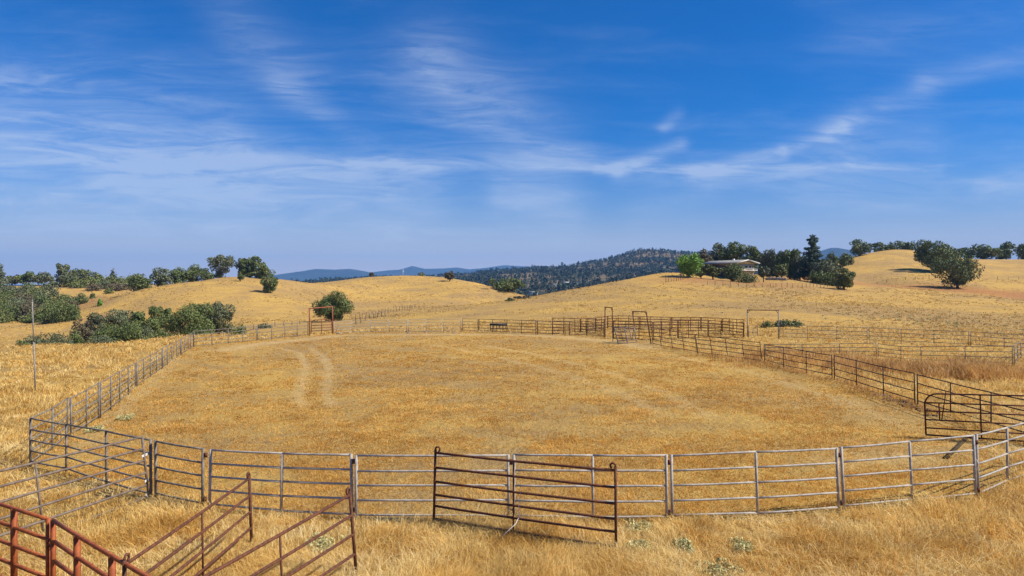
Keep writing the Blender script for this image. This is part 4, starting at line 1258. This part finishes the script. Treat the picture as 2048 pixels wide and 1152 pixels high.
def tree(px, top, base, wpx, D, style, mat, label, cat='tree', grp=None, seed=0, trunk=.22, bark='bark', lobes=None, dens=1.0, low=None, name=None, dmin=60):
    g = np.random.default_rng(seed * 7 + 13)
    if D is None:
        b_ = hit(px, base, dmin)
    else:
        x = (px - CX) * D / FPX
        b_ = np.array([x, D, tz(x, D)])
    D = b_[1]
    b_[2] = tz(b_[0], b_[1])
    sc_ = D / FPX
    H = max(CAMH - (top - HY) * sc_ - b_[2], .8)
    Wd_ = wpx * sc_
    root = empty(name or {'pine': 'pine_tree', 'shrub': 'shrub'}.get(style, 'oak_tree'), b_)
    tag(root, label, cat, grp)
    px1 = D / 683.0
    size = max(px1 * 1.25, .14)
    vis_h = max(8, (H / sc_))
    n = int(np.clip(wpx * vis_h * 2.1 * dens, 700, 20000))
    cz0 = H * (trunk if style != 'shrub' else .0) if low is None else H * low
    ch_ = H - cz0
    if style == 'pine':
        L = 120
        f = np.sort(g.random(L))
        rad = Wd_ * .5 * (1 - f) ** .42 * (.8 + .4 * g.random(L)) + .15
        an = g.uniform(0, 6.28, L)
        off = rad * g.uniform(.0, .85, L)
        cen = np.stack([np.cos(an) * off, np.sin(an) * off, cz0 + f * ch_ * .97], 1)
        rd = np.clip(rad * .34, .3, None)
        V_, Q, rn_ = leafcloud(g, cen, rd, n, size * .95, .6)
    else:
        L = lobes or int(g.integers(26, 40)) + (16 if style == 'sparse' else 0)
        d = g.normal(size=(L, 3)); d /= np.linalg.norm(d, axis=1, keepdims=True)
        rr = g.uniform(.25, 1.0, L) ** .6 * .80
        if style == 'shrub':
            d[:, 2] = np.abs(d[:, 2])
            cen = d * rr[:, None] * np.array([Wd_ / 2, Wd_ / 2 * .9, H * .85])
            rd = g.uniform(.15, .26, L) * min(Wd_, H * 1.9)
        else:
            sq = 1 - .25 * np.clip(-d[:, 2], 0, 1)
            cen = d * rr[:, None] * np.array([Wd_ / 2, Wd_ / 2 * .92, ch_ / 2])
            cen[:, 0] *= sq; cen[:, 1] *= sq
            cen[:, 2] += cz0 + ch_ * .5
            rd = g.uniform(.09, .19, L) * min(Wd_, ch_ * 1.35)
        if style == 'sparse':
            rd *= .72; n = int(n * .7)
        V_, Q, rn_ = leafcloud(g, cen, rd, n, size, .85)
        # fit the crown to the seen outline
    zt, zl = np.percentile(V_[:, 2], 99.0), (np.percentile(V_[:, 2], 2) if style not in ('shrub', 'pine') else cz0)
    V_[:, 2] = cz0 + (V_[:, 2] - zl) * ((H - cz0) / max(zt - zl, .1))
    cen[:, 2] = cz0 + (cen[:, 2] - zl) * ((H - cz0) / max(zt - zl, .1))
    xr_ = np.percentile(np.abs(V_[:, 0]), 98.5)
    V_[:, 0] *= (Wd_ / 2) / xr_; V_[:, 1] *= (Wd_ / 2) / xr_
    cen[:, 0] *= (Wd_ / 2) / xr_; cen[:, 1] *= (Wd_ / 2) / xr_
    V_[:, 2] = np.maximum(V_[:, 2], .03)
    o = mesh_np('crown', V_, Q, M[mat], root, (0, 0, 0), attrs={'rnd': rn_})
    G = Geo()
    tr0 = np.clip(Wd_ * .045, .09, .42)
    lean_ = g.normal(0, .04 * H, 2)
    if style == 'pine':
        G.tube([(0, 0, -.3), (0, 0, H * .5), (0, 0, H * .93)], [tr0, tr0 * .6, tr0 * .15], 7)
    else:
        fork = np.array([lean_[0], lean_[1], max(cz0 * 1.1, H * .22)])
        G.tube([(0, 0, -.3), (lean_[0] * .3, lean_[1] * .3, fork[2] * .5), fork], [tr0 * 1.25, tr0, tr0 * .85], 7)
        for k_ in g.choice(len(cen), min(9 if style != 'shrub' else 5, len(cen)), replace=False):
            e = cen[k_]
            mpt = fork + (e - fork) * .5 + g.normal(0, .04 * H, 3) + np.array([0, 0, -.03 * H])
            G.tube([fork - (0, 0, .1), fork + (mpt - fork) * .5, mpt, e], [tr0 * .55, tr0 * .42, tr0 * .3, tr0 * .1], 5)
    G.build('trunk', M[bark], root, (0, 0, 0), True)
    return root


LC, LR = 'trees on the left skyline', 'scrub on the left hillside'
T = []
def t(*a, **k): T.append((a, k))
# left skyline
t(-2, 529, 574, 26, 320, 'pine', 'oakgrey', 'grey green pine cut by the left photo edge', grp=LC, trunk=.1)
t(24, 552, 576, 34, 330, 'oak', 'oakgrey', 'small grey tree between the left edge pine and the dark oak pair', grp=LC)
t(58, 544, 578, 44, 325, 'oak', 'oak', 'dark round oak, left one of the pair on the left skyline', grp=LC)
t(88, 545, 580, 36, 325, 'oak', 'oakgrey', 'greyer oak, right one of the pair on the left skyline', grp=LC)
t(124, 529, 572, 30, 330, 'oak', 'oakgrey', 'tallest tree on the left ridge above the yellow clearing', grp=LC, trunk=.12)
t(134, 551, 578, 34, 310, 'oak', 'oakgrey', 'round grey tree just below the tallest ridge tree', grp=LC)
t(158, 539, 562, 40, 345, 'oak', 'olive', 'wide olive tree right of the tallest ridge tree', grp=LC)
t(190, 545, 566, 30, 345, 'oak', 'olive', 'lighter rounded tree in the green ridge band', grp=LC, low=.02)
t(226, 538, 562, 15, 345, 'pine', 'oakgrey', 'small pointed pine alone above the left ridge', grp=LC, trunk=.1)
t(212, 552, 570, 40, 338, 'shrub', 'olive', 'green ridge shrub below the small pointed pine', grp=LC)
t(245, 554, 569, 44, 340, 'shrub', 'olive', 'green ridge shrub left of the dark oak at the field end', grp=LC)
t(176, 556, 573, 40, 325, 'shrub', 'olive', 'broad green shrub in the middle of the ridge band', grp=LC)
t(278, 549, 581, 42, 255, 'oak', 'oak', 'dark round oak at the left foot of the round hill', grp=LC, low=.04)
t(323, 537, 572, 32, 262, 'oak', 'oakgrey', 'greyish oak left of two dark ones on the round hill', grp=LC, low=.08)
t(354, 537, 567, 38, 268, 'oak', 'oak', 'middle dark oak of the row on the round hill', grp=LC, low=.03)
t(392, 531, 562, 46, 272, 'oak', 'oak', 'widest dark oak of the row on the round hill', grp=LC, low=.03)
t(414, 538, 558, 26, 272, 'oak', 'oak', 'low dark oak touching the right of the widest one', grp=LC, low=.03)
t(443, 511, 555, 46, 262, 'sparse', 'oakgrey', 'open branching oak on the crest of the round hill', grp=LC, trunk=.22, bark='barkpale')
t(438, 545, 556, 22, 262, 'shrub', 'oak', 'low shrub at the foot of the open branching oak', grp=LC)
t(489, 517, 553, 30, 268, 'sparse', 'oak', 'left of the two tall open oaks right of the hill crest', grp=LC, trunk=.15, dens=1.6)
t(513, 514, 554, 32, 266, 'sparse', 'oak', 'right of the two tall open oaks right of the hill crest', grp=LC, trunk=.15, bark='barkpale', dens=1.6)
t(531, 530, 556, 32, 258, 'oak', 'oak', 'round dark oak at the right end of the crest group', grp=LC, low=.05)
t(538, 549, 586, 34, None, 'oak', 'oak', 'dark oak standing lower on the right flank of the round hill', grp=LC, low=.06)
t(499, 534, 555, 32, 266, 'oak', 'oak', 'low dark oak filling the gap under the two open oaks', grp=LC, low=.05)
t(520, 538, 557, 28, 262, 'oak', 'oakgrey', 'low grey oak left of the round dark one at the crest group', grp=LC, low=.05)
t(481, 546, 562, 13, None, 'oak', 'oak', 'tiny oak on the crest below the two open oaks', grp=LC)
# left hillside scrub
for px, top, base, w_, D_, mt, lab in [
    (12, 572, 592, 46, 285, 'oakgrey', 'grey scrub tree below the left edge pine'), (50, 572, 592, 44, 288, 'oakgrey', 'grey scrub tree below the dark oak pair'),
    (72, 577, 600, 44, 276, 'olive', 'rounded olive scrub left of the yellow clearing'), (96, 566, 584, 30, 300, 'oakgrey', 'scrub tree right below the skyline pair'),
    (108, 564, 574, 26, 312, 'olive', 'small pale green shrub at the top of the yellow clearing'), (107, 579, 594, 17, None, 'oakgrey', 'small thin tree inside the yellow clearing'),
    (10, 590, 615, 50, 262, 'olive', 'dark green scrub at the left edge half way down'), (45, 588, 612, 44, 265, 'brownleaf', 'brownish scrub left of the pipe pole top'),
    (95, 592, 614, 46, 262, 'oak', 'dark scrub under the yellow clearing, left half'), (125, 590, 610, 36, 264, 'olive', 'green scrub under the yellow clearing, right half'),
    (163, 589, 607, 30, None, 'olive', 'round green bush beside the dirt track on the left hill'), (145, 597, 612, 22, 255, 'oak', 'small dark bush touching the round track bush'),
    (18, 606, 640, 60, 238, 'oak', 'wide dark scrub oak at the lower left edge of the hillside'), (55, 606, 640, 50, 238, 'brownleaf', 'brown green scrub oak behind the pipe pole'),
    (92, 610, 642, 50, 236, 'oak', 'scrub oak just right of the pipe pole at the field edge'), (128, 606, 642, 46, 234, 'oak', 'rounded scrub oak at the right end above the far field'),
    (112, 603, 626, 40, 248, 'olive', 'green scrub crown above the right end of the lower row'), (5, 625, 645, 40, 226, 'olive', 'low bush at the bottom of the left hillside'),
    (70, 628, 646, 44, 224, 'oak', 'low dark bush above the far field behind the pole'), (105, 630, 646, 40, 224, 'oak', 'low dark bush above the far field right of the pole'),
    (185, 588, 597, 9, None, 'olive', 'small round bush on the dirt right of the track bush'), (200, 599, 612, 8, None, 'bright', 'tiny pointed green tree on the left hill edge'),
    (160, 561, 576, 34, 315, 'olive', 'yellowish shrub below the green ridge band'), (207, 562, 577, 30, 308, 'oakgrey', 'greyish shrub below the ridge pine'),
    (235, 566, 580, 34, 300, 'brownleaf', 'brown thicket left of the dark oak at the field end'), (188, 568, 582, 26, 300, 'brownleaf', 'brown brush between ridge shrubs and dirt'),
    (30, 598, 624, 46, 0, 'oakgrey', 'grey bush at mid height near the left edge'),
    (110, 598, 620, 36, 0, 'olive', 'green bush at mid height above the right end of the row'), (22, 584, 604, 44, 0, 'oak', 'dark bush high on the slope near the left edge'),
    (82, 584, 606, 36, 0, 'oakgrey', 'greyish bush left below the yellow clearing'), (148, 612, 640, 26, 0, 'oak', 'rounded bush ending the lower scrub row at the right'),
 (140, 602, 624, 30, 0, 'brownleaf', 'grey brown brush between dirt track and lower row'),
    (60, 566, 590, 30, 0, 'oak', 'dark scrub under the skyline oak pair'), (-8, 560, 590, 40, 0, 'oakgrey', 'scrub tree cut by the left edge under the pine'),
    (140, 552, 574, 40, 0, 'olive', 'olive bush at the foot of the tallest ridge tree'), (265, 553, 572, 30, 0, 'olive', 'green bush behind the dark oak at the field end'),
    (255, 560, 574, 26, 315, 'olive', 'small green shrub left of the dark oak at the field end'), (218, 577, 588, 16, None, 'olive', 'thin pale bush on the dirt slope')]:
    t(px, top - 1, base, w_ * 1.12, None, 'shrub', mt, lab, cat='shrub', grp=LR, dmin=170)
# clump in the hollow
HG = 'trees of the clump in the hollow left of the arena'
for px, top, base, w_, D_, sty, mt, lab in [
    (44, 681, 700, 24, 84, 'shrub', 'oak', 'small bush at the left tip of the hollow clump'), (78, 669, 700, 52, 86, 'shrub', 'oakgrey', 'rounded bush behind the pipe pole in the hollow'),
    (118, 668, 698, 52, 88, 'shrub', 'oakgrey', 'rounded grey bush second from the pole in the hollow'), (150, 662, 694, 34, 94, 'shrub', 'oak', 'dark bush below the brown-leaved oak'),
    (165, 641, 690, 44, 100, 'sparse', 'brownleaf', 'thin brown-leaved oak at the left of the tall hollow clump'), (198, 629, 688, 52, 106, 'oak', 'oakgrey', 'grey green oak right of the brown-leaved one'),
    (240, 622, 688, 58, 108, 'oak', 'oakgrey', 'tall grey green oak near the middle of the hollow clump'), (215, 652, 688, 74, 94, 'shrub', 'oak', 'broad dark thicket in front of the grey oaks'),
    (258, 646, 684, 56, 94, 'shrub', 'oak', 'dark thicket in front, right of the broad one'), (206, 672, 690, 50, 84, 'shrub', 'oakgrey', 'low grey bush at the crest of the left field'),
    (306, 615, 680, 50, 108, 'oak', 'oak', 'dark green oak left of the large spreading one'), (274, 625, 676, 26, 110, 'oak', 'oak', 'narrow dark oak between grey and green oaks'),
    (332, 618, 678, 30, 110, 'oak', 'oak', 'small dark oak beside the large spreading one'), (385, 610, 678, 84, 106, 'oak', 'oak', 'large spreading dark oak at the corner of the arena'),
    (435, 608, 672, 58, 112, 'oak', 'oakgrey', 'greyer oak at the right end of the hollow clump'), (325, 661, 684, 70, 90, 'shrub', 'olive', 'low green bush between clump and the left fence'),
    (290, 655, 683, 44, 96, 'shrub', 'oakgrey', 'grey bush right of the dark thickets'), (478, 650, 668, 38, 104, 'shrub', 'oak', 'low dark bush behind the back left panel'),
    (530, 650, 658, 26, 122, 'shrub', 'oakgrey', 'flat grey bush behind the back fence left of the red frame'), (405, 655, 678, 50, 96, 'shrub', 'oak', 'shady bush under the large spreading oak')]:
    t(px, top, base, w_, D_, sty, mt, lab, cat='shrub' if sty == 'shrub' else 'tree', grp=HG, trunk=.12)
# centre
t(665, 586, 642, 72, None, 'oak', 'oak', 'lone round oak behind the tall red gate frame', low=.10, dens=1.6, lobes=44)
t(743, 545, 554, 9, 338, 'sparse', 'brownleaf', 'tiny bare tree on the left of the middle hill crest')
t(843, 545, 556, 20, 352, 'shrub', 'oak', 'dark bush peeking over the middle hill crest', cat='shrub')
t(899, 543, 562, 18, None, 'sparse', 'brownleaf', 'small crooked brown tree on the middle hill right of the crest', dens=2)
t(1016, 557, 590, 68, 285, 'oak', 'oak', 'wide dark oak in the dip at the end of the middle hill', low=.03)
t(1046, 591, 606, 36, 180, 'shrub', 'brownleaf', 'brownish bush in the dip where the two hills meet', cat='shrub')
t(1020, 603, 610, 18, 172, 'shrub', 'olive', 'very low bush left of the brownish one', cat='shrub')
t(945, 563, 572, 16, 330, 'shrub', 'brownleaf', 'low brown bush on the right shoulder of the middle hill', cat='shrub')
# garden
t(1377, 510, 554, 52, None, 'oak', 'bright', 'bright green round tree at the left end of the house', low=.10, bark='barkpale', dens=1.5)
t(1426, 531, 554, 32, 206, 'oak', 'olive', 'small umbrella-shaped tree in front of the house roof', trunk=.3)
t(1402, 542, 556, 22, 206, 'oak', 'oak', 'small tree between the bright green one and the umbrella one', trunk=.3)
t(1466, 528, 562, 40, 204, 'oak', 'oak', 'dark tree hiding the middle of the house', low=.12)
t(1493, 546, 568, 44, 200, 'shrub', 'olive', 'low light green bush in front of the cream gable', cat='shrub')
t(1527, 533, 565, 20, 205, 'oak', 'oakgrey', 'slim small tree right of the cream gable', trunk=.35)
t(1563, 530, 557, 26, 216, 'oak', 'olive', 'small lighter tree above the stone wall', trunk=.25)
KG = 'dark trees behind the house'
for px, top, base, w_, D_, mt, lab in [
    (1407, 502, 545, 36, 250, 'brownleaf', 'brownish oak behind the bright green tree'), (1440, 489, 548, 42, 262, 'oakgrey', 'thin-crowned grey oak above the roof left end'),
    (1468, 486, 550, 54, 258, 'oak', 'tallest dark oak above the middle of the roof'), (1504, 494, 552, 46, 256, 'oak', 'dark oak above the right end of the roof'),
    (1534, 503, 555, 34, 250, 'oakgrey', 'grey green oak right of the roof'), (1553, 502, 556, 36, 246, 'oakgrey', 'oak behind the small lighter tree, left one'),
    (1580, 501, 558, 40, 242, 'oak', 'oak behind the stone wall, middle one'), (1600, 512, 560, 34, 238, 'oakgrey', 'oak just left of the tall conifer'),
    (1650, 522, 570, 52, 222, 'oakgrey', 'spreading grey oak right of the tall conifer'), (1640, 543, 572, 40, 214, 'oak', 'dark low oak below the conifer'),
    (1664, 506, 548, 24, 262, 'oak', 'narrow oak behind, right of the conifer'), (1688, 508, 540, 46, 330, 'oak', 'wide dark oak left of the knoll slope'),
    (1665, 545, 576, 34, 206, 'oak', 'shaded oak touching the round green one')]:
    t(px, top, base, w_, D_, 'oak', mt, lab, grp=KG, low=.06)
t(1626, 476, 566, 50, 232, 'pine', 'pine', 'tall dark conifer right of the house', trunk=.06, dens=2.6)
t(1688, 537, 579, 36, None, 'oak', 'olive', 'round green oak on the ridge right of the conifer', low=.12, dens=1.4)
# knoll
NG = 'oaks along the knoll skyline'
for px, top, base, w_, D_, lab, lo_ in [(1720, 480, 516, 38, 362, 'round oak on the left shoulder of the knoll', .08), (1755, 485, 506, 24, 388, 'first small oak behind the knoll top from the left', .1),
    (1778, 486, 504, 30, 392, 'second small oak behind the knoll top', .1), (1802, 483, 503, 28, 392, 'third oak behind the knoll top', .1), (1823, 484, 507, 24, 390, 'rightmost oak behind the knoll top', .1),
    (1917, 496, 522, 30, 398, 'round oak showing between the two big ones', .05), (1938, 503, 523, 18, 398, 'small oak right of the big oaks on the skyline', .05),
    (1966, 490, 521, 56, 390, 'wide dark oak on the right skyline', .02), (2000, 497, 521, 36, 390, 'oak joined to the right of the wide dark one', .03), (2013, 485, 515, 27, 400, 'taller slim oak right of the wide dark one', .2), (2046, 488, 513, 30, 408, 'oak cut by the right photo edge', .12)]:
    t(px, top, base, w_, D_, 'oak', 'oak', lab, grp=NG, low=lo_)
t(1868, 483, 543, 78, 297, 'oak', 'oak', 'upper of the two big spreading oaks at the right, casting a wide shadow', trunk=.2, dens=1.2)
t(1915, 511, 577, 90, None, 'oak', 'oak', 'lower big spreading oak at the right with visible limbs', low=.13, dens=.8, lobes=46)
t(1580, 641, 668, 50, 88, 'shrub', 'oak', 'dark bush behind the wide pale gate frame', cat='shrub')
t(1560, 644, 668, 22, 87, 'shrub', 'oakgrey', 'greyish bush touching the left of the dark one by the gate frame', cat='shrub')
t(1535, 660, 669, 26, 86, 'shrub', 'oak', 'low flat bush inside the wide pale gate frame', cat='shrub')
for k_, (a, kw) in enumerate(T):
    tree(*a, seed=k_ + 1, **kw)

# near weeds
for px, py, s_, lab in [(652, 1096, .42, 'large silvery weed between the end-on brown gate and the near fence'), (1275, 1064, .30, 'silvery weed right of the leaning centre gate, near the fence'), (1278, 1102, .24, 'small silvery weed right of the gate foot'),
                        (1367, 1103, .20, 'small silvery weed right of the pair by the gate'), (1483, 1101, .22, 'silvery weed below the panel right of the gate'), (1432, 1150, .42, 'flat silvery weed cut by the bottom photo edge'),
                        (185, 864, .38, 'green grey weed inside the near left corner'), (254, 840, .34, 'green grey weed on bare ground inside the left fence')]:
    c_ = hit(px, py); c_[2] = tz(c_[0], c_[1])
    g = np.random.default_rng(int(px))
    L = 14
    an, rr = g.uniform(0, 6.28, L), g.uniform(.1, 1, L) * s_
    cen = np.stack([np.cos(an) * rr, np.sin(an) * rr, .05 + .10 * g.random(L)], 1)
    V_, Q, rn_ = leafcloud(g, cen, np.full(L, .11), 900, .055, .7)
    V_[:, 2] = np.maximum(V_[:, 2], .01)
    o = mesh_np('weed_plant', V_ + c_, Q, M['silver'], None, tuple(c_), attrs={'rnd': rn_})
    tag(o, lab, 'weed', 'silvery weeds in the grass')

# ------------------------------------------------------------------ forest on the middle mountain (stuff)
g = np.random.default_rng(99)
n = 19000
pxs = g.uniform(420, 2000, n)
Dd = np.sqrt(g.uniform(640 ** 2, 2900 ** 2, n))
fx = (pxs - CX) * Dd / FPX
dn = vnoise(fx, Dd, 170, 71, 3)
keep = dn > np.where(Dd < 1500, .48, .43) + g.normal(0, .05, n)
for px, D_, w_ in [(1066, 890, 45), (1133, 1290, 14), (1108, 1240, 14), (1162, 1240, 14)]:
    keep &= ~((np.abs(pxs - px) < w_ * .5) & (np.abs(Dd - D_ + 25) < 45))
fx, fy = fx[keep], Dd[keep]
fz = terrain(fx, fy)
n = len(fx)
H_ = g.uniform(5, 10, n) * (1 + (g.random(n) < .12) * .5)
Wt = H_ * g.uniform(.55, 1.1, n)
m_ = 26
k = np.repeat(np.arange(n), m_)
f = g.random(n * m_)
cone = (g.random(n) < .3)[k]
r_ = Wt[k] / 2 * np.where(cone, (1 - f) ** .6, np.sqrt(np.clip(1 - (1.7 * f - .7) ** 2, .02, 1))) * g.uniform(.3, 1.05, n * m_)
a = g.uniform(0, 6.28, n * m_)
p = np.stack([fx[k] + np.cos(a) * r_, fy[k] + np.sin(a) * r_, fz[k] + H_[k] * (.05 + .95 * f)], 1)
nr_ = g.normal(size=(len(p), 3)) + np.stack([np.cos(a), np.sin(a), np.full(len(a), .5)], 1)
nr_ /= np.linalg.norm(nr_, axis=1, keepdims=True)
aa = np.cross(nr_, g.normal(size=(len(p), 3))); aa /= np.linalg.norm(aa, axis=1, keepdims=True)
b3 = np.cross(nr_, aa)
s = (Wt[k] * .42 * g.uniform(.6, 1.2, len(k)))[:, None]
V_ = np.stack([p - aa * s * .5, p - b3 * s * .4, p + aa * s * .5, p + b3 * s * .4], 1).reshape(-1, 3)
rn_ = np.repeat(np.clip(.6 * g.random(n)[k] + .4 * g.random(len(k)), 0, 1), 4)
o = mesh_np('forest', V_, np.arange(len(V_)).reshape(-1, 4), M['forest'], attrs={'rnd': rn_})
tag(o, kind='stuff')

# ------------------------------------------------------------------ haze
hz = Geo()
hz.box((0, 0, 200), 25400, 25400, 532)
hm = bpy.data.materials.new('haze_air')
hm.use_nodes = True
hm.node_tree.nodes.clear()
ho = hm.node_tree.nodes.new('ShaderNodeOutputMaterial')
pv = hm.node_tree.nodes.new('ShaderNodeVolumePrincipled')
pv.inputs['Color'].default_value = (.22, .52, 1.0, 1)
pv.inputs['Density'].default_value = 8e-5
pv.inputs['Anisotropy'].default_value = 0.0
hm.node_tree.links.new(pv.outputs[0], ho.inputs['Volume'])
tag(hz.build('haze', hm), kind='stuff')
